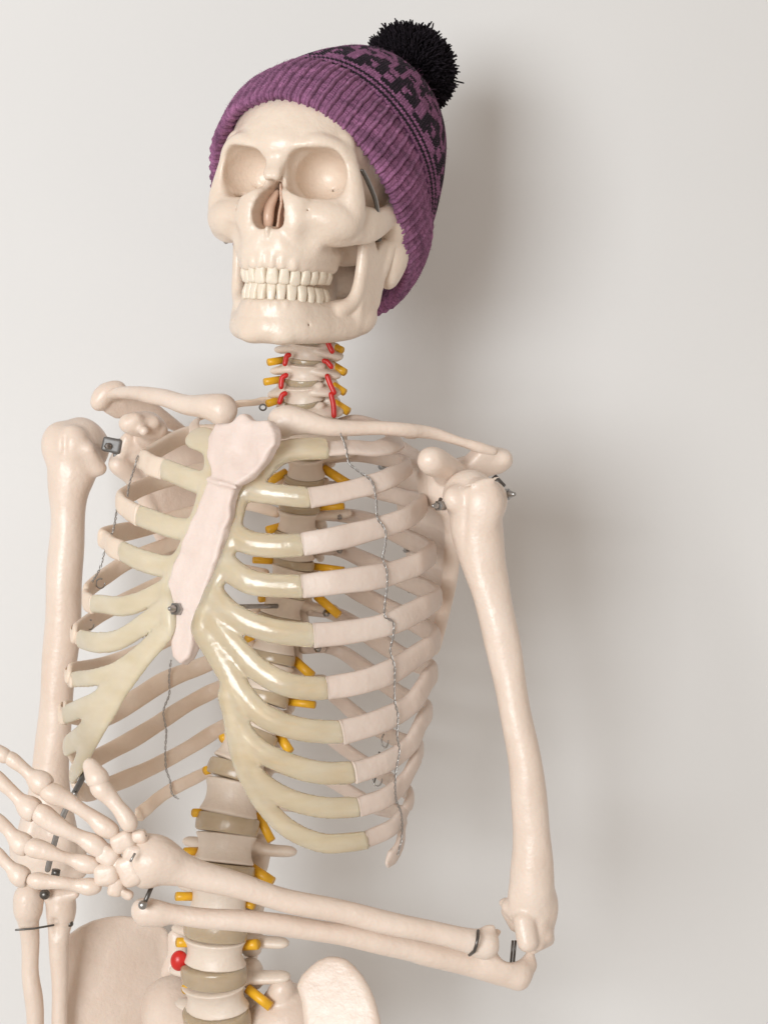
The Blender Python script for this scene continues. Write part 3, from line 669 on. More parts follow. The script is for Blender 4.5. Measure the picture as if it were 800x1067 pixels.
f = field_px([P(184, 1001, .0)], .02, .0007); blob(f, 187, 1001, .022, 9.5, s=(1, .8, 1.15)); fieldpart('slipped_disc', f, M_ART, label='red bulge beside a lower spine disc')

# ================================================================== TORSO: cage surface, ribs, cartilage, breastbone
EY = [430, 460, 500, 550, 600, 640, 680, 720, 760, 800, 850, 900]
EL = [175, 152, 128, 108, 92, 79, 73, 66, 68, 70, 90, 110]
ER = [410, 424, 440, 450, 455, 455, 453, 450, 444, 436, 424, 414]
def cage(px, py, front=True, grow=0.0, flat=.72):
    l = np.interp(py, EY, EL); r = np.interp(py, EY, ER)
    xc = ((l + r) / 2 - 400) / 1500; a = (r - l) / 3000 / math.sqrt(math.cos(PS) ** 2 + (flat * math.sin(PS)) ** 2) + grow; b = flat * a
    kx = (px - 400) / 1500 / D; c, s = math.cos(PS), math.sin(PS)
    # dx = kx (D+Y) - xc ; lat = dx c - Y s ; fwd = -dx s - Y c
    l0, l1 = (kx * D - xc) * c, kx * c - s; f0, f1 = -(kx * D - xc) * s, -kx * s - c
    qa = (l1 / a) ** 2 + (f1 / b) ** 2; qb = 2 * (l0 * l1 / a ** 2 + f0 * f1 / b ** 2); qc = (l0 / a) ** 2 + (f0 / b) ** 2 - 1
    dsc = max(qb * qb - 4 * qa * qc, 0) ** .5; Y = (-qb - dsc) / (2 * qa) if front else (-qb + dsc) / (2 * qa)
    lat = l0 + l1 * Y; fwd = f0 + f1 * Y
    n = nrm(TU * (lat / a ** 2) + TF * (fwd / b ** 2)); return P(px, py, Y), n
def C(px, py, front=True):
    return cage(px, py, front)
RIBS_R = {  # number: spine (px,py), side-most (px,py), front points from side to joint
 1: dict(S=(338, 447), back=[(372, 438), (400, 446)], L=(412, 458), front=[(402, 466), (375, 467), (341, 467)], hp=10.5),
 2: dict(S=(344, 478), back=[(368, 474), (396, 476)], L=(424, 484), front=[(410, 496), (387, 505), (355, 513), (323, 519)], hp=9),
 3: dict(S=(341, 507), back=[(368, 507), (398, 512), (426, 520)], L=(441, 524), front=[(430, 536), (410, 545), (380, 554), (345, 562), (316, 567)], hp=10),
 4: dict(S=(338, 536), back=[(365, 538), (392, 546), (424, 562)], L=(450, 575), front=[(440, 584), (427, 591), (398, 600), (355, 606), (315, 611)], hp=10.5),
 5: dict(S=(333, 572), back=[(358, 574), (388, 588), (422, 604)], L=(454, 620), front=[(446, 630), (434, 637), (401, 651), (362, 659), (327, 662)], hp=10.5),
 6: dict(S=(328, 603), back=[(352, 606), (386, 624), (425, 645)], L=(453, 662), front=[(449, 672), (440, 679), (411, 698), (375, 711), (341, 717)], hp=10.5),
 7: dict(S=(324, 636), back=[(350, 640), (385, 662), (420, 684)], L=(449, 698), front=[(446, 708), (440, 717), (424, 737), (395, 752), (356, 763)], hp=10.5),
 8: dict(S=(317, 676), back=[(349, 676), (382, 698), (415, 722)], L=(444, 738), front=[(441, 750), (436, 759), (424, 779), (401, 795), (369, 805)], hp=9.5),
 9: dict(S=(308, 712), back=[(340, 720), (376, 748), (412, 770)], L=(436, 778), front=[(435, 786), (430, 796), (421, 815), (401, 831), (374, 841)], hp=9),
 10: dict(S=(299, 752), back=[(335, 764), (370, 788), (405, 812)], L=(426, 826), front=[(425, 837), (421, 846), (408, 862), (382, 875)], hp=8),
 11: dict(S=(289, 790), back=[(320, 800), (355, 820), (390, 840)], L=(414, 846), front=[(420, 856), (418, 872), (412, 888), (404, 901)], hp=8.2)}
RIBS_L = {
 1: dict(S=(296, 418), back=[(277, 417), (258, 420), (238, 424)], L=(206, 438), front=[(203, 450), (208, 458)], hp=5.5),
 2: dict(S=(300, 470), back=[(262, 452), (225, 450), (190, 455)], L=(151, 476), front=[(152, 480), (158, 485), (171, 489)], hp=9.5),
 3: dict(S=(294, 500), back=[(255, 488), (215, 490), (165, 502)], L=(128, 518), front=[(127, 524), (133, 531), (145, 537)], hp=9.5),
 4: dict(S=(288, 534), back=[(250, 524), (205, 534), (155, 549)], L=(111, 558), front=[(110, 563), (116, 569), (127, 574)], hp=9.5),
 5: dict(S=(284, 566), back=[(245, 558), (195, 562), (140, 582), (110, 600)], L=(92, 616), front=[(90, 621), (91, 626), (96, 630)], hp=9),
 6: dict(S=(276, 598), back=[(235, 592), (185, 602), (130, 626), (100, 644)], L=(80, 658), front=[(79, 662), (82, 667)], hp=9),
 7: dict(S=(268, 636), back=[(235, 640), (190, 658), (145, 680), (105, 694)], L=(76, 700), front=[(73, 706), (75, 711)], hp=9),
 8: dict(S=(262, 672), back=[(220, 690), (175, 708), (142, 728), (108, 748)], L=(72, 742), front=[(66, 745), (68, 748)], hp=11),
 9: dict(S=(258, 702), back=[(230, 716), (197, 733), (160, 757), (122, 779)], L=(88, 795), front=[(74, 780), (71, 777)], hp=9.5),
 10: dict(S=(252, 745), back=[(232, 757), (197, 779), (160, 799), (122, 815)], L=(94, 826), front=[(82, 822), (76, 812)], hp=9),
 11: dict(S=(242, 788), back=[(225, 799), (205, 810), (180, 822)], L=(160, 836), front=[(150, 845), (142, 852)], hp=7.5)}
def rib(num, d, left):
    pts, nr = [], []
    Ys = spineY(d['S'][1]); p0 = P(*d['S'], Ys + .012); pts.append(p0); nr.append(nrm(-TF * .7 + (-TU if left else TU) * .5))
    fl_float = num == 11 and left
    for q in d['back']: p, n = C(*q, False); pts.append(p); nr.append(n)
    p, n = C(*d['L'], False if (left and num in (9, 10, 11)) else True)
    if not (left and num in (9, 10, 11)):
        pb, nb = C(*d['L'], False); p = (p + pb) / 2; n = nrm(n + nb)
    pts.append(p); nr.append(n)
    for q in d['front']: p, n = C(*q, not fl_float); pts.append(p); nr.append(n)
    pts = A(pts); nr = A(nr)
    if num == 1: nr = nrm(nr * .55 + A([0, 0, .85]))
    elif num == 2: nr = nrm(nr + A([0, 0, .25]))
    q = catmull(np.c_[pts, nr], 12); p = q[:, :3]; n = nrm(q[:, 3:]); m = len(p); t = np.linspace(0, 1, m)
    for _ in range(6): n[1:-1] = nrm(n[1:-1] * .5 + (n[:-2] + n[2:]) * .25); p[1:-1] = p[1:-1] * .5 + (p[:-2] + p[2:]) * .25
    h = rw(d['hp'], 0); hh = h * np.interp(t, [0, .06, .2, .45, .7, 1], [.62, .68, .95, 1.02, 1.12, 1.12]); fl = np.interp(t, [0, .15, .45, .7, 1], [.85, .68, .52, .44, .42])
    if num == 11: hh = hh * np.interp(t, [0, .8, .93, 1], [1, .9, 1, .5])
    if left and num > 5 and num < 11: hh = hh * np.interp(t, [0, .8, 1], [1, 1, .6])
    if num == 1: fl = np.interp(t, [0, .2, 1], [.7, .4, .32])
    ph = rng.random() * 6; hh = hh * (1 + .035 * np.sin(t * 17 + ph) + .02 * np.sin(t * 41 + ph))
    p = p + n * (.0006 * np.sin(t * 23 + ph))[:, None]
    o = MB().tube(p, hh, 20, n, fl, 2.7, cut_end=(num < 11 and not left) or (left and 1 < num < 7)).build('rib', M_RIB if not left else M_RIBL)
    part(o); return p, n
M_RIBL = bone_mat('rib_plastic_bounce_lit', (.76, .61, .48), (.82, .69, .57), rough=.46)  # left ribs: bounced light on their shaded insides painted as a lighter, warmer tone
RP = {}
for k_, d_ in RIBS_R.items(): RP['r', k_] = rib(k_, d_, False)
for k_, d_ in RIBS_L.items(): RP['l', k_] = rib(k_, d_, True)

CART_R = {1: ([(344, 467), (318, 467), (296, 470), (284, 476)], 12, .62), 2: ([(326, 518.5), (283, 514), (262, 511), (251, 508)], 9.5, .6), 3: ([(319, 567), (283, 568.5), (257, 565), (240, 555)], 10.5, .55),
 4: ([(318, 611), (269, 608.5), (248, 600), (232, 586)], 11, .55), 5: ([(330, 662), (281, 657), (242, 641), (219, 618)], 11, .55),
 6: ([(344, 717), (304, 714), (271, 699), (242, 671), (216, 640)], 10.5, .55), 7: ([(359, 763), (317, 760), (278, 747), (252, 722), (232, 691), (209, 655)], 10.5, .55),
 8: ([(372, 805), (336, 805), (304, 797), (268, 780), (249, 757), (238, 722)], 10, .5), 9: ([(377, 841), (336, 841), (297, 831), (265, 808), (250, 778), (244, 750)], 9.5, .45), 10: ([(385, 875), (360, 878), (334, 878), (301, 864), (274, 838), (258, 808), (249, 778)], 8.5, .45)}
CART_L = {1: ([(205, 455), (213, 458), (222, 462)], 13, .45), 2: ([(168, 488), (192, 497), (220, 506)], 10.5, .5), 3: ([(142, 536), (172, 547), (206, 553)], 10.5, .45), 4: ([(124, 573), (147, 583), (172, 590), (188, 590)], 10.5, .45),
 5: ([(93, 629), (122, 631), (147, 626), (176, 612)], 9.5, .45), 6: ([(80, 664), (95, 669), (120, 667), (148, 652), (174, 634)], 10, .4), 7: ([(73, 709), (95, 706), (120, 699), (148, 680), (175, 658)], 8.5, .42),
 8: ([(66, 746), (85, 738), (105, 728), (125, 708), (140, 690)], 10, .42), 9: ([(69, 778), (86, 766), (100, 750), (116, 728)], 11.5, .36), 10: ([(76, 808), (84, 795), (92, 778), (104, 755), (120, 728)], 10.5, .38), 11: ([(172, 662), (147, 692), (128, 718), (110, 748)], 7, .5)}
def cartilage(spec, left, name):
    allp = []; segs = []
    for k, (pts, hp, fl) in spec.items():
        w = [C(*q, True) for q in pts]; p = A([x[0] for x in w]); n = A([x[1] for x in w]); 
        if k == 1: n = nrm(n * .6 + A([0, 0, .6]))
        q = catmull(np.c_[p, n], 8); segs.append((q[:, :3], nrm(q[:, 3:]), rw(hp, -.06), fl)); allp.append(q[:, :3])
    allp = np.vstack(allp); f = field_px(allp, .02, .0013)
    for p, n, r, fl in segs:
        for i in range(len(p) - 1): f.cone(p[i], p[i + 1], r, r,   .003, flat=n[i], fs=1 / fl)
    for (p, n, r, fl), k in zip(segs, spec):
        if (not left) or (left and 1 < k < 7):
            rp = RP['l' if left else 'r', k][0]; t = nrm(rp[-3] - rp[-1]); L_ = .009; B_ = np.cross(t, n[0])
            f.box(rp[-1] + t * L_ + t * .0004, (L_, r * 1.5, r * 1.5), .0005, .0006, 'sub', M=np.stack([t, nrm(B_), nrm(np.cross(B_, t))], 1))
    edge = ([(289, 470), (284, 482), (268, 500), (252, 511), (248, 528), (243, 550), (237, 575), (229, 598), (219, 622), (211, 640), (207, 655)] if not left
            else [(219, 470), (220, 492), (215, 510), (207, 535), (196, 565), (184, 590), (175, 612), (176, 632), (178, 652)])
    w = [C(*q, True) for q in edge]; p = catmull([x[0] for x in w], 5)
    for i in range(len(p) - 1): f.cone(p[i], p[i + 1], rw(6, -.08), rw(6, -.08), .004, flat=TF, fs=1.4)
    return fieldpart(name, f, M_CART if not left else M_CARTL, noise=(.0005, 100), relax=3)
M_CARTL = resin('cartilage_resin_yellow', (.76, .665, .48), (.84, .755, .59), rough=.38, trans=.3, sss=.5)
cartilage(CART_R, False, 'costal_cartilage'); cartilage(CART_L, True, 'costal_cartilage')

ST = [(244, 438), (250, 432), (256, 430.5), (262, 436), (271, 438), (281.5, 438), (287, 447), (289, 462), (279, 481), (263, 497.5), (250, 506), (246, 514), (240, 545), (232, 575), (222, 605), (212.5, 630), (205, 641), (203, 660), (202, 672), (196, 687), (188, 692.5), (180, 684), (178.5, 665), (177.5, 650), (176, 632), (171, 619), (179, 603), (190, 575), (201, 547), (210, 529), (218, 507), (222, 498), (221, 486), (217, 473), (218, 455), (227, 442)]
so = C(222, 570)[0] + TF * .003; sn = nrm(TF + A([0, 0, .10]))
sp = [on_plane(a, b, so, sn) for a, b in ST]
f = field_px(sp, .02, .0011); f.plate(sp, sn, rw(8, -.1), .0022, 0, bend=(0, -.55, 0))
for a, b in (((221, 500), (250, 508)),): f.chain([on_plane(*a, so, sn) + sn * .0045, on_plane(*b, so, sn) + sn * .0055], [.0016, .0016], .0012, 2)
f.ell(on_plane(254, 470, so, sn) + sn * .012, (.013, .008, .016), .006, 'sub')
STERN = fieldpart('sternum', f, M_STERN, noise=(.0009, 330), relax=1)
def bolt(px, py, p3, n, r, L=.008, m=None):
    m = m or M_STEEL; b = MB(); q = np.asarray(p3); b.tube([q - n * L, q - n * L * .3, q], r, 6, cap=False); b.tube([q, q + n * .0025, q + n * .0045], [r * .62, r * .55, r * .4], 12)
    return part(b.build('screw', m))
q = on_plane(189, 635, so, sn) + sn * .0075; bolt(0, 0, q, sn, .0042, m=M_STEEL)
capsule('metal_rod', (250, 632, -.0), (289, 631.5, .02), 2.6, M_STEEL)

# ================================================================== SHOULDERS
# right of the photo (its left side)
longbone('clavicle', [(295, 440, -.066, 16.5), (303, 438, -.067, 15.5), (320, 439.5, -.068, 12.3), (347, 445, -.066, 9.3), (395, 446, -.058, 7.6), (424, 449, -.05, 7.8), (450, 451.5, -.04, 6.6), (480, 460, -.035, 5), (500, 466, -.033, 6), (514, 470, -.03, 5)],
         extra=lambda f: (rod(f, (424, 455, -.045), (433, 457, -.04), 3, 1.5), blob(f, 292, 446, -.062, 10)))
def scap_r(f):
    o = P(450, 560, .035); n = nrm(A([.62, -.70, .1]))
    # blade lies behind the ribs, lateral border toward the arm
    V = [P(474, 512, -.02), P(480, 545, -.005), P(480, 575, .004), P(476, 607, .014), P(467, 641, .027), P(459, 668, .037), P(452, 682, .045), P(446, 678, .05), P(441, 640, .064), P(434, 590, .078), P(427, 530, .086), P(416, 482, .084), P(415, 466, .07), P(440, 482, .03)]
    V = [q + A([0, .009, 0]) for q in V]
    n = nrm(np.cross(V[6] - V[0], V[11] - V[0])); n = n if n[1] < 0 else -n
    f.plate(V, n, .0022, .002, 0, bend=(1.6, .0, 0), fit=True)
    f.chain([P(470, 530, -.032), P(472, 560, -.017), P(468, 605, .000), P(460, 642, .015), P(452, 678, .034)], [.007, .0064, .006, .0054, .0036], .0012, flat=(-.5, -.85, 0), fs=1.4)
    f.chain([P(412, 464, .07), P(430, 476, .045), P(455, 492, .0), P(470, 505, -.03)], [.003, .004, .008, .012], .006)
    f.chain([P(455, 500, -.005), P(472, 512, -.03)], [.012, .014], .008)
    f.chain([P(474, 498, -.028), P(468, 492, -.042), P(458, 484, -.056), P(449, 480, -.066)], [.0085, .008, .007, .0075], .004); blob(f, 448, 479, -.068, 11.5, s=(1, .9, .95))
    f.chain([P(430, 500, .08), P(465, 490, .055), P(500, 482, .02), P(520, 478, -.01), P(524, 478, -.024)], [.004, .0055, .007, .0055, .0045], .004, flat=(0, -.3, 1), fs=1.1)
    A_ = [P(482, 486, -.03), P(497, 466, -.028), P(514, 466, -.026), P(529, 472, -.022), P(532, 482, -.018), P(522, 490, -.016), P(503, 493, -.016)]
    f.plate(A_, nrm(A([.1, -.75, .75])), .0065, .003, .003, fit=True)
V_ = [P(395, 455, .1), P(535, 690, -.085)]
f = field_px(V_, .02, .0013); scap_r(f); fieldpart('scapula', f, M_BONE, seed=4)

def hum_r(f):
    blob(f, 489, 515, -.058, 27, .006, s=(1, .85, .95)); blob(f, 503, 525, -.075, 22, .006, s=(1, .8, 1.2)); blob(f, 472, 520, -.072, 11.5, .006, s=(1, 1, 1.2)); blob(f, 517, 520, -.06, 12, .006, s=(1, 1, 1.5))
    rod(f, (484, 508, -.082), (482, 575, -.078), 2.8, 1.5, .003, 'sub')
    rod(f, (478, 507, -.083), (520, 498, -.078), 1.4, 1.4, .003)
    # lower end: epicondyles, trochlea, capitulum, hollow
    blob(f, 557, 945, -.068, 21, .006, s=(1, .62, .95)); blob(f, 539, 938, -.072, 9, .006, s=(1, .8, 1.6)); blob(f, 571, 945, -.066, 7.5, .006, s=(.9, .8, 2.4))
    rod(f, (525, 941, -.048), (545, 940, -.058), 5.5, 9, .004)
    rod(f, (569, 955, -.064), (569, 979, -.064), 8.5, 6, .003); rod(f, (556, 990, -.068), (570, 978, -.064), 5, 6, .003)
    rod(f, (530, 944, -.066), (546, 958, -.07), 9, 11, .004); rod(f, (546, 958, -.077), (550, 981, -.079), 11.5, 11, .002); blob(f, 565, 974, -.07, 10.5, .003)
    rod(f, (545, 958, -.075), (549, 984, -.076), 8.5, 8, .002); rod(f, (560, 958, -.074), (560, 984, -.074), 8, 7.5, .002); rod(f, (560, 965, -.07), (562, 978, -.066), 12, 10, .003)
    rod(f, (555, 962, -.091), (555, 994, -.091), 1.5, 2.2, .002, 'sub'); rod(f, (563, 968, -.088), (562, 992, -.088), 2, 2.4, .002, 'sub')
    blob(f, 531, 954, -.092, 9, .004, 'sub'); rod(f, (527, 950, -.06), (536, 966, -.062), 6, 6, .004)
longbone('humerus', [(492, 520, -.06, 20), (496, 545, -.064, 26), (499, 565, -.065, 24), (504, 590, -.066, 20.5), (512, 620, -.068, 18.5), (527, 688, -.070, 17), (536, 740, -.072, 15), (546, 790, -.073, 16.5), (552, 840, -.073, 17.5), (554, 880, -.072, 18.5), (554, 905, -.071, 20), (554, 930, -.070, 21), (556, 950, -.068, 17)],
         extra=hum_r, k=.002, seed=11)
longbone('humerus', [(79, 470, .088, 26), (76, 490, .086, 24), (72, 512, .085, 20), (71, 534, .085, 17.5), (69, 580, .086, 17.8), (66, 640, .088, 18), (62, 700, .09, 17), (57, 750, .092, 16.5), (53, 800, .094, 17.5), (51, 835, .095, 22), (50, 865, .096, 29), (50, 890, .096, 34)],
         extra=lambda f: (blob(f, 84, 465, .095, 30, .008, s=(1, .9, 1)), blob(f, 61, 462, .082, 17, .008, s=(1, 1, 1.3)), blob(f, 76, 462, .07, 13, .008, s=(1.1, .8, 1.4)), rod(f, (68, 448, .064), (66, 500, .066), 2.4, 1.2, .004, 'sub'),
                          rod(f, (93, 470, .07), (104, 488, .08), 7, 8, .006), blob(f, 50, 868, .07, 15, .008, 'sub', s=(1.5, 1, 1)), rod(f, (22, 902, .095), (80, 905, .095), 10, 12, .006), rod(f, (16, 882, .096), (20, 900, .096), 6, 6, .006), rod(f, (84, 880, .098), (78, 905, .098), 8, 8, .006)), k=.002, seed=15)
longbone('clavicle', [(231, 426, -.04, 15.5), (222, 425, -.038, 14.5), (208, 423, -.03, 12), (190, 420, -.018, 10.4), (168, 414, .0, 9), (148, 411, .022, 8), (128, 409, .05, 6.5), (116, 411, .065, 5)],
         extra=lambda f: blob(f, 232, 430, -.04, 13, .005, s=(.8, 1, 1.2)), seed=21)
def scap_l(f):
    V = [P(135, 452, .078), P(128, 470, .08), P(120, 484, .083), P(136, 496, .09), P(150, 518, .098), P(163, 548, .106), P(178, 585, .115), P(190, 598, .12), P(198, 590, .122), P(212, 540, .125), P(222, 490, .125), P(218, 462, .12), P(190, 452, .10), P(160, 446, .085)]
    n = nrm(np.cross(V[6] - V[2], V[10] - V[2])); n = n if n[1] < 0 else -n
    f.plate(V, n, .0022, .002, 0, bend=(1.0, 0, 0), fit=True)
    f.chain([P(122, 484, .078), P(140, 500, .09), P(160, 540, .104), P(184, 590, .117)], [.006, .005, .0045, .004], .004)
    f.chain([P(134, 455, .078), P(127, 470, .08), P(120, 483, .082)], [.0035, .004, .0035], .003); f.chain([P(138, 464, .085), P(152, 470, .092)], [.006, .005], .006)
    f.chain([P(155, 456, .08), P(158, 446, .06), P(152, 442, .045), P(136, 441, .035)], [.008, .008, .0075, .006], .004); rod(f, (133, 441, .034), (165, 448, .05), 8.5, 10, .004); blob(f, 142, 436, .032, 6, .003); blob(f, 160, 440, .04, 7, .003); blob(f, 150, 449, .03, 5.5, .003)
    Ac = [P(102, 422, .07), P(108, 413, .072), P(122, 406, .075), P(150, 411, .085), P(168, 424, .10), P(196, 447, .125), P(196, 456, .125), P(172, 446, .105), P(146, 434, .09), P(122, 437, .08), P(110, 430, .075)]
    f.plate(Ac, nrm(A([-.15, -.6, .8])), .0045, .004, .004, fit=True); f.chain([P(103, 420, .068), P(110, 410, .068), P(124, 406, .07)], [.005, .005, .005], .004)
f = field_px([P(95, 400, .0), P(230, 610, .14)], .015, .0012); scap_l(f); fieldpart('scapula', f, M_BONE, seed=24)
M_PLATE = plain('dull_zinc', (.17, .165, .16), .45, .4, scale=300)
# hinge clip at the left shoulder and bolts
b = MB(); c0 = P(117, 464, .075)
f = field_px([c0], .02, .0006); f.box(c0, (.0072, .003, .0055), .002, M=A([[.97, 0, .2], [0, 1, 0], [-.2, 0, .97]])); f.box(P(123, 467, .08), (.003, .005, .007), .001); part(obj('hinge_plate', f.mesh('hinge_plate', 1), M_PLATE))
bolt(0, 0, P(112.5, 465, .069), A([0, -1., 0]), .0028)
for (x, y, Y, r, nn) in ((456, 527, -.075, .0035, (-.6, -.7, 0)), (529, 515, -.058, .0042, (.8, -.6, 0)), (354, 538, .05, .0026, (0, -1, 0)), (425, 572, .07, .0022, (.3, -1, .2)), (429, 614, .07, .0022, (.3, -1, .2)), (340, 639, .045, .0028, (0, -1, 0)), (331, 676, .045, .0028, (0, -1, 0)), (401, 484, .07, .0024, (.6, -.8, .3)), (354, 574, .055, .0022, (0, -1, 0)), (441, 700, .05, .002, (.3, -1, 0))):
    bolt(0, 0, P(x, y, Y), nrm(A(nn)), r, .006)
capsule('metal_rod', (514, 497, -.05), (524, 508, -.052), 4, M_DARK); capsule('metal_rod', (526, 514, -.055), (534, 516, -.06), 2.2, M_STEEL); capsule('metal_rod', (459, 520, -.066), (456, 527, -.074), 2, M_DARK)
part(MB().tube([P(274 + 3.4 * math.cos(a), 424.5, .05) + A([0, 0, 1]) * rw(3.2) * math.sin(a) for a in np.linspace(0, 6.0, 16)], .0007, 6).build('eye_screw', M_DARK))

# ================================================================== RIGHT FOREARM (crossing the waist), HAND
longbone('radius', [(148, 893, -.118, 19), (157, 896, -.118, 25.5), (168, 898, -.117, 24), (190, 906, -.115, 17.5), (220, 916, -.113, 14.5), (260, 927, -.110, 13), (300, 938, -.107, 12.2), (350, 949, -.103, 12), (400, 960, -.099, 12), (440, 969, -.096, 11.5), (470, 976, -.094, 11.5), (488, 980, -.092, 12.3), (499, 983, -.09, 14.2), (506, 984, -.089, 15.6)],
         extra=lambda f: (rod(f, (146, 878, -.118), (185, 893, -.118), 8, 5, .005), blob(f, 150, 912, -.12, 13, .006), blob(f, 131, 900, -.118, 10, .006, 'sub', s=(.5, 1, 1.5)), rod(f, (154, 886, -.136), (200, 908, -.132), 2, 1.5, .004, 'sub'), rod(f, (508, 969, -.088), (513, 967, -.088), 4, 3.4, .004), f.cone(P(530, 984, -.089), P(531, 984, -.089), .0055, .0055, .003, 'sub')), seed=31)
def ulna_x(f):
    blob(f, 150, 948, -.108, 12, .004); rod(f, (151, 957, -.108), (166, 957, -.107), 8, 9, .004)
    rod(f, (505, 1000, -.072), (540, 1013, -.07), 13, 14, .006); rod(f, (538, 1015, -.07), (551, 1006, -.066), 12, 8, .004); rod(f, (440, 994, -.08), (538, 1022, -.07), 4, 7, .008); rod(f, (548, 1002, -.066), (552, 993, -.066), 7, 4.5, .005)
    rod(f, (510, 992, -.075), (517, 975, -.078), 9, 6, .005)
    rod(f, (532, 986, -.115), (532, 986, -.02), 16, 16, .002, 'sub')
longbone('ulna', [(150, 949, -.108, 13), (160, 950, -.108, 14), (180, 953, -.107, 11), (210, 957, -.105, 10.5), (250, 960, -.102, 11), (300, 965, -.098, 11.5), (350, 973, -.094, 11.5), (400, 982, -.088, 12), (450, 993, -.08, 13), (490, 1001, -.074, 15), (520, 1008, -.071, 16)], extra=ulna_x, seed=35)
capsule('metal_rod', (534, 980, -.06), (532, 1003, -.06), 1.3, M_DARK); capsule('metal_rod', (537, 980, -.058), (535, 1003, -.058), 1.3, M_DARK)
part(MB().tube([P(x, y, Y) for x, y, Y in ((498, 970, -.094), (497.5, 977, -.1035), (496, 985, -.104), (494, 991, -.101), (489, 995, -.094))], .0011, 8).build('wire_loop', M_DARK))
capsule('metal_rod', (159, 922, -.115), (150, 943, -.12), 2.4, M_DARK); f = field_px([P(149, 943, -.122)], .01, .0005); blob(f, 149, 943, -.122, 5); part(obj('screw', f.mesh('screw', 2), M_STEEL))
def handbone(name, rows, seed, cut=None):
    def carve(f):
        if cut: f.ell(P(cut[0], cut[1], HY - .001), A([1., 1., 1.]) * rw(cut[2], HY), .0008, 'sub')
    longbone(name, [(a, b, c, d * (1.06 if name == 'phalanx' and d > 7.9 else 1.0 if d > 7.9 else .93)) for a, b, c, d in rows], extra=carve, h=.0008, seed=seed, noise=(.00025, 160), k=.001)
HY = -.124
handbone('metacarpal', [(116, 866, HY, 8.5), (108, 861, HY, 9.5), (98, 852, HY, 7.8), (84, 843, HY - .002, 6.8), (70, 834, HY - .002, 8), (58, 828, HY - .002, 10.5), (50, 824.5, HY - .002, 9)], 41)
handbone('metacarpal', [(108, 888, HY, 8), (98, 880, HY, 10), (86, 873, HY, 7.8), (73, 867, HY - .002, 7.4), (60, 860, HY - .002, 9), (46, 850, HY - .002, 10.5), (40, 846, HY - .002, 8)], 42)
handbone('metacarpal', [(97, 902, HY, 8), (88, 900, HY, 8.8), (76, 896, HY, 6.6), (62, 892, HY - .002, 6.2), (48, 887, HY - .002, 8.5), (37, 884, HY - .002, 9.5), (33, 883, HY - .002, 8)], 43)
handbone('metacarpal', [(100, 924, HY, 7), (92, 924, HY, 8.5), (80, 922.5, HY, 6.6), (65, 920, HY - .002, 6.4), (50, 919, HY - .002, 7.6), (40, 918, HY - .002, 8.2), (34, 917, HY - .002, 6.5)], 44)
handbone('metacarpal', [(135, 858, HY - .004, 9), (130, 850, HY - .004, 8.4), (122, 840, HY - .004, 7.8), (113, 829, HY - .003, 8.6), (106, 822, HY - .003, 10), (103, 819, HY - .003, 8.6)], 45)
handbone('phalanx', [(48, 820, HY, 8), (45, 817, HY, 11), (41, 814, HY, 10.5), (33, 808, HY, 7), (24, 800, HY, 6.4), (15, 793, HY, 7.6), (10, 789, HY, 6.5)], 46, (56, 827, 12.6))
handbone('phalanx', [(6, 788, HY, 7.5), (1, 785, HY, 7.5), (-10, 777, HY, 5.5), (-24, 768, HY, 6)], 47)
handbone('phalanx', [(37, 846, HY, 8), (34, 844, HY, 11), (30, 841, HY, 10.5), (22, 834, HY, 7.2), (12, 824, HY, 6.6), (2, 815, HY, 7.5), (-4, 808, HY, 6.5)], 48, (45, 849.5, 12.6))
handbone('phalanx', [(-8, 803, HY, 7), (-22, 790, HY, 5.5)], 49)
handbone('phalanx', [(28, 881, HY, 8), (25, 880, HY, 10), (21, 877, HY, 9.4), (14, 870, HY, 6.8), (7, 862, HY, 6.4), (-1, 856, HY, 7.5), (-6, 851, HY, 6)], 50, (38, 885, 11.8))
handbone('phalanx', [(27, 916, HY, 7), (23, 914, HY, 9.4), (19, 911, HY, 9), (13, 905, HY, 6.5), (6, 898, HY, 6), (-2, 890, HY, 7), (-8, 885, HY, 6)], 51, (38, 918.5, 11.6))
handbone('phalanx', [(104, 814, HY - .002, 8.5), (102, 811, HY - .002, 10.6), (98, 804, HY, 8.6), (94, 797, HY + .002, 7.4)], 52, (106, 822, 12.2))
for i, (x, y, r, s) in enumerate([(129, 877, 12, (1.05, .8, .85)), (145, 871, 8, (1, .9, .8)), (141, 889, 11, (1.1, .9, .85)), (113, 891, 11, (1, .8, .95)), (136, 907, 14, (.85, .8, 1.15)), (111, 911, 12.5, (1, .8, .9)), (121, 924, 9, (.85, .9, 1.15)), (131, 931, 6, (1.4, .9, .7)), (123, 902, 8, (1, .8, 1))]):
    c = P(x, y, HY); r_ = rw(r, HY); f = field_px([c], r_ * 1.4 + .003, .0007)
    f.box(c, (r_ * s[0], r_ * s[1], r_ * s[2]), r_ * .55, M=Rm(0, 0, .3 * (i % 4) - .4)); f.ell(c + A([.3, .2, -.3]) * r_, (r_ * .9, r_ * .8, r_ * .8), .002)
    part(obj('carpal_bone', f.mesh('carpal_bone', 4, (.0004, 260), None, i), M_BONE))
capsule('metal_rod', (141, 889, HY - .012), (136, 898, HY - .014), 1.3, M_STEEL); f = field_px([P(149, 872, HY)], .01, .0006); blob(f, 151, 871, HY - .002, 2.2); part(obj('screw', f.mesh('screw', 2), M_DARK))
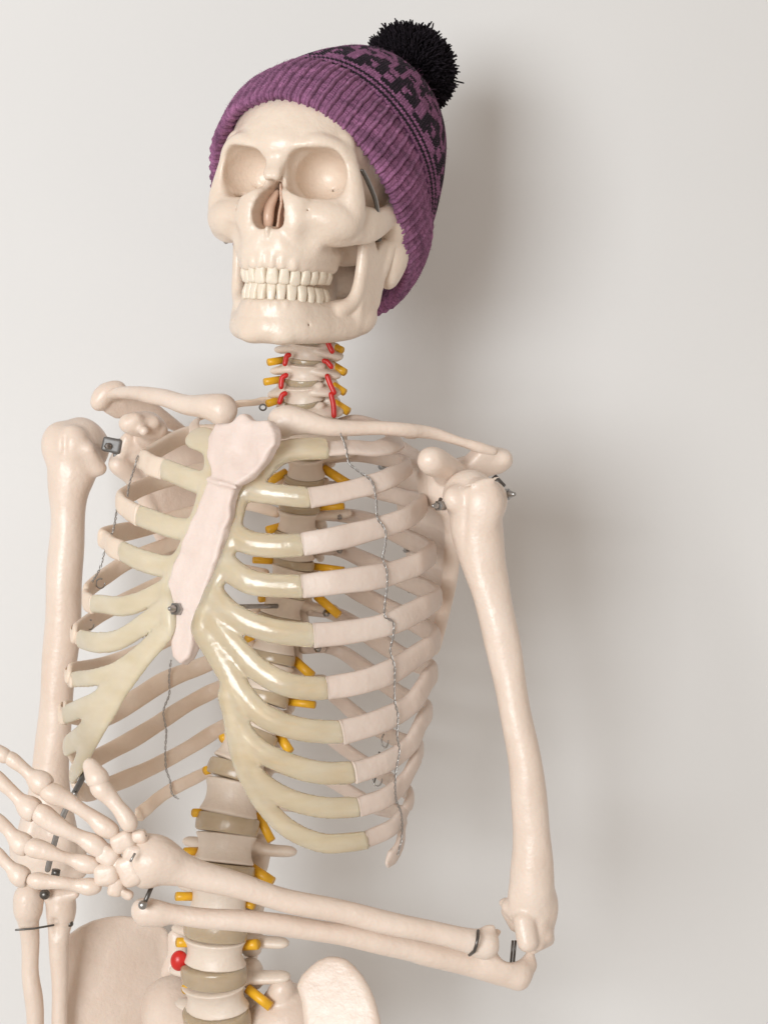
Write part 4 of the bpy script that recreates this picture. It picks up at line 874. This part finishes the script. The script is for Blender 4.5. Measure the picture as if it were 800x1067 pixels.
# rod hanging behind the hand, in front of the upper arm
part(MB().tube(catmull([P(91, 802, -.02), P(84, 815, -.01), P(78, 826, .0), P(66, 850, .02), P(57, 878, .03), P(50, 906, .035)], 5), .0021, 10).build('metal_rod', M_DARK))
part(MB().tube(catmull([P(78, 827, -.004), P(66, 850, .016), P(57, 878, .026), P(50, 906, .031)], 5), .0016, 10).build('metal_rod', M_STEEL))
capsule('metal_rod', (59, 906, .05), (58, 912, .05), 4.5, M_DARK)
# left forearm hanging down behind
longbone('radius', [(30, 941, .092, 14), (30, 950, .092, 13), (30, 965, .092, 10.5), (32, 1000, .093, 9.2), (35, 1040, .094, 9.2), (38, 1080, .095, 9.5), (42, 1120, .096, 10)],
         extra=lambda f: (rod(f, (16.5, 938, .092), (43.5, 938, .092), 2, 2, .004), f.cone(P(30, 935, .092), P(30, 946, .092), rw(16, .09), rw(15.5, .09), .002)), seed=61)
longbone('ulna', [(64, 938, .095, 15), (64, 950, .095, 15.5), (62, 970, .097, 11.5), (61, 1000, .098, 9.8), (62, 1040, .099, 8.8), (63, 1080, .1, 8.5), (64, 1120, .1, 8)],
         extra=lambda f: (rod(f, (52, 932, .092), (78, 931, .088), 6, 5, .006), rod(f, (55, 920, .11), (60, 940, .105), 11, 12, .006), blob(f, 58, 968, .087, 6, .004, 'sub', s=(.7, 1, 2))), seed=65)
part(MB().tube([P(17, 969, .078), P(36, 967.5, .08), P(56, 964, .084)], .0008, 6).build('wire_loop', M_DARK))
f = field_px([P(47, 932, .08)], .012, .0006); blob(f, 47, 932, .08, 5.5); part(obj('screw', f.mesh('screw', 2), M_DARK)); f = field_px([P(73, 963, .09)], .01, .0006); blob(f, 73.5, 962.5, .092, 3.5); part(obj('screw', f.mesh('screw', 2), M_DARK))

# ================================================================== PELVIS
def pelvis():
    tl = [(58, 1000), (66, 982), (74, 973), (85, 965), (98, 959), (112, 955.5), (125, 954), (140, 955), (155, 959), (168, 963), (176, 970), (178, 985), (180, 1005), (184, 1013), (174, 1026), (167, 1042), (164, 1067), (165, 1110), (150, 1150), (110, 1150), (72, 1110), (62, 1060), (57, 1020)]
    o = P(120, 1020, .135); n = nrm(A([.42, -.86, .30])); V = [on_plane(a, b, o, n) for a, b in tl]
    tr = [(309, 1027), (314, 1016), (321, 1008.5), (331, 1000), (342, 995.5), (352, 996), (361, 999), (370, 1007), (378, 1016), (386, 1030), (391, 1042), (396, 1062), (400, 1100), (395, 1150), (345, 1150), (325, 1110), (316, 1068), (314, 1045)]
    o2 = P(352, 1040, -.015); n2 = nrm(A([-.18, -.93, .30])); V2 = [on_plane(a, b, o2, n2) for a, b in tr]
    return V, n, V2, n2
V, n, V2, n2 = pelvis()
f = field_px(V, .035, .0014); f.plate(V, n, .003, .003, 0, bend=(-2.6, -1.4, 0), thick_edge=.0025); fieldpart('hip_bone', f, M_BONE, seed=71)
f = field_px(V2, .03, .0014); f.plate(V2, n2, .004, .004, 0, bend=(-.6, -.8, 0))
fieldpart('hip_bone', f, M_BONE, seed=75)
f = field_px([P(160, 960, .07), P(325, 1150, -.0)], .03, .0015)
f.chain([P(228, 1125, .045), P(232, 1160, .055)], [.03, .026], .01)
f.chain([P(255, 1085, .045), P(285, 1075, .04), P(308, 1066, .035)], [.02, .02, .017], .01); f.chain([P(286, 1052, .036), P(292, 1036, .03), P(295, 1029, .028)], [.009, .0055, .0048], .006)
f.chain([P(206, 1085, .055), P(185, 1065, .07), P(178, 1045, .08)], [.018, .018, .016], .01)
f.chain([P(184, 972, .11), P(186, 990, .11), P(180, 1015, .11)], [.006, .005, .008], .006)
f.chain([P(300, 1040, .04), P(306, 1060, .035), P(310, 1090, .03)], [.009, .012, .014], .008)
fieldpart('sacrum', f, M_BONE, seed=77)

# ================================================================== WIRES tied round the ribs
def tied_wire(pts, r=.00034, twist=.0011, pitch=.0085):
    p = catmull(pts, 14); seg = np.concatenate([[0], np.cumsum(np.linalg.norm(np.diff(p, axis=0), axis=1))]); n = int(seg[-1] / .0009)
    s = np.linspace(0, seg[-1], n); q = np.stack([np.interp(s, seg, p[:, i]) for i in range(3)], 1); t = nrm(np.gradient(q, axis=0))
    u = nrm(np.cross(t, A([.3, .9, .2]))); w = np.cross(t, u); ph = s / pitch * 2 * math.pi; mb = MB()
    for k in (0, math.pi): mb.tube(q + twist * .5 * (u * np.cos(ph + k)[:, None] + w * np.sin(ph + k)[:, None]), r, 6)
    return part(mb.build('rib_wire', M_STEEL))
W1 = [(353, 452), (357, 462), (359, 470), (362, 483), (372, 492), (384, 502), (388, 519), (389.5, 539), (395, 548), (398, 556), (397, 570), (395, 582), (399, 595), (399, 612), (397, 628), (397, 642), (405, 648), (405, 662), (402, 678), (406, 694), (406, 712), (406, 730), (409, 745), (408, 766), (410, 782), (406, 806), (406, 831), (411, 848), (411, 872), (407, 890)]
tied_wire([C(*q)[0] + C(*q)[1] * .0052 for q in W1])
W2 = [(194, 450), (184, 460), (170, 467), (158, 470), (150, 476), (147, 486), (141, 504), (139, 517)]
tied_wire([C(*q, i > 3)[0] + C(*q, i > 3)[1] * .004 for i, q in enumerate(W2)])
tied_wire([C(x, y)[0] + A([0, -.002, 0]) for x, y in ((124, 524), (122, 535), (119, 552), (112, 566), (109, 577), (105, 592), (97, 606))])
tied_wire([C(x, y, False)[0] - C(x, y, False)[1] * .006 for x, y in ((177, 687), (175, 705), (175.5, 722), (169, 740), (172, 760), (171, 780), (172, 800), (176, 812), (178, 825), (185, 831))])
def curl(x, y, Y, rx, ry, turns=1.0): part(MB().tube([P(x + rx * math.cos(a), y + ry * math.sin(a), Y + .001 * a) for a in np.linspace(0, 6.28 * turns, 24)], .0006, 6).build('wire_loop', M_STEEL))
curl(105, 608, .02, 4.5, 5, .8); curl(94, 651, .03, 4, 5, .8); curl(401, 772, -.03, 3.4, 7, .7); curl(393, 812, .01, 5, 7, .55)
thread('wire_loop', [(395, 784, -.01), (399, 790, -.02), (401, 800, -.02), (393, 806, 0), (390, 815, .02)], .0007, M_DARK)

# ================================================================== WALL, LIGHT, CAMERA
WALLY = .235
def wall():
    m, nd, ln, b = mat('painted_plaster'); g = nd.new('ShaderNodeNewGeometry'); n = nd.new('ShaderNodeTexNoise'); n.inputs['Scale'].default_value = 260; n.inputs['Detail'].default_value = 4; ln.new(g.outputs['Position'], n.inputs['Vector'])
    n2 = nd.new('ShaderNodeTexNoise'); n2.inputs['Scale'].default_value = 3.0; n2.inputs['Detail'].default_value = 3; ln.new(g.outputs['Position'], n2.inputs['Vector'])
    r = ramp(nd, [(.3, (.715, .714, .706)), (.7, (.74, .739, .731))]); ln.new(n2.outputs['Fac'], r.inputs['Fac']); ln.new(r.outputs['Color'], b.inputs['Base Color'])
    b.inputs['Roughness'].default_value = .85; b.inputs['Specular IOR Level'].default_value = .2
    bp = nd.new('ShaderNodeBump'); bp.inputs['Strength'].default_value = .12; bp.inputs['Distance'].default_value = .0008; ln.new(n.outputs['Fac'], bp.inputs['Height']); ln.new(bp.outputs['Normal'], b.inputs['Normal'])
    mb = MB(); x0, x1, z0, z1, y0, y1 = -3, 3, -1.5, 1.4, WALLY, WALLY + .12
    V = [(x, y, z) for x in (x0, x1) for y in (y0, y1) for z in (z0, z1)]
    F = [(0, 4, 5, 1), (2, 3, 7, 6), (0, 1, 3, 2), (4, 6, 7, 5), (1, 5, 7, 3), (0, 2, 6, 4)]
    o = obj('wall', mesh_np('wall', A(V), F, False), m); o['kind'] = 'structure'; return o
wall()
w = bpy.data.worlds.new('World'); sc.world = w; w.use_nodes = True
bg = w.node_tree.nodes['Background']; bg.inputs['Color'].default_value = (1.0, .885, .785, 1); bg.inputs['Strength'].default_value = .50
def lamp(name, loc, target, sx, sy, power, col):
    l = bpy.data.lights.new(name, 'AREA'); l.shape = 'RECTANGLE'; l.size = sx; l.size_y = sy; l.energy = power; l.color = col
    o = bpy.data.objects.new(name, l); COL.objects.link(o); o.location = loc
    o.rotation_euler = (Vector(target) - Vector(loc)).to_track_quat('-Z', 'Y').to_euler(); return o
lamp('window_light', (-1.0, -2.2, .08), (-.30, .2, .10), 1.0, 1.0, 26, (.94, .975, 1.0)).data.spread = R(140)
cam = bpy.data.cameras.new('camera'); co = bpy.data.objects.new('camera', cam); COL.objects.link(co); sc.camera = co
co.location = (0, -D, 0); co.rotation_euler = (R(90), 0, 0); cam.sensor_fit = 'VERTICAL'; cam.sensor_height = 24
cam.lens = 24 * D / (1067 / 1500.0); cam.clip_end = 100; cam.clip_start = .01
sc.view_settings.view_transform = 'Standard'; sc.view_settings.look = 'None'; sc.view_settings.exposure = .1
sc.cycles.use_denoising = True
try: sc.cycles.denoiser = 'OPENIMAGEDENOISE'
except Exception: pass
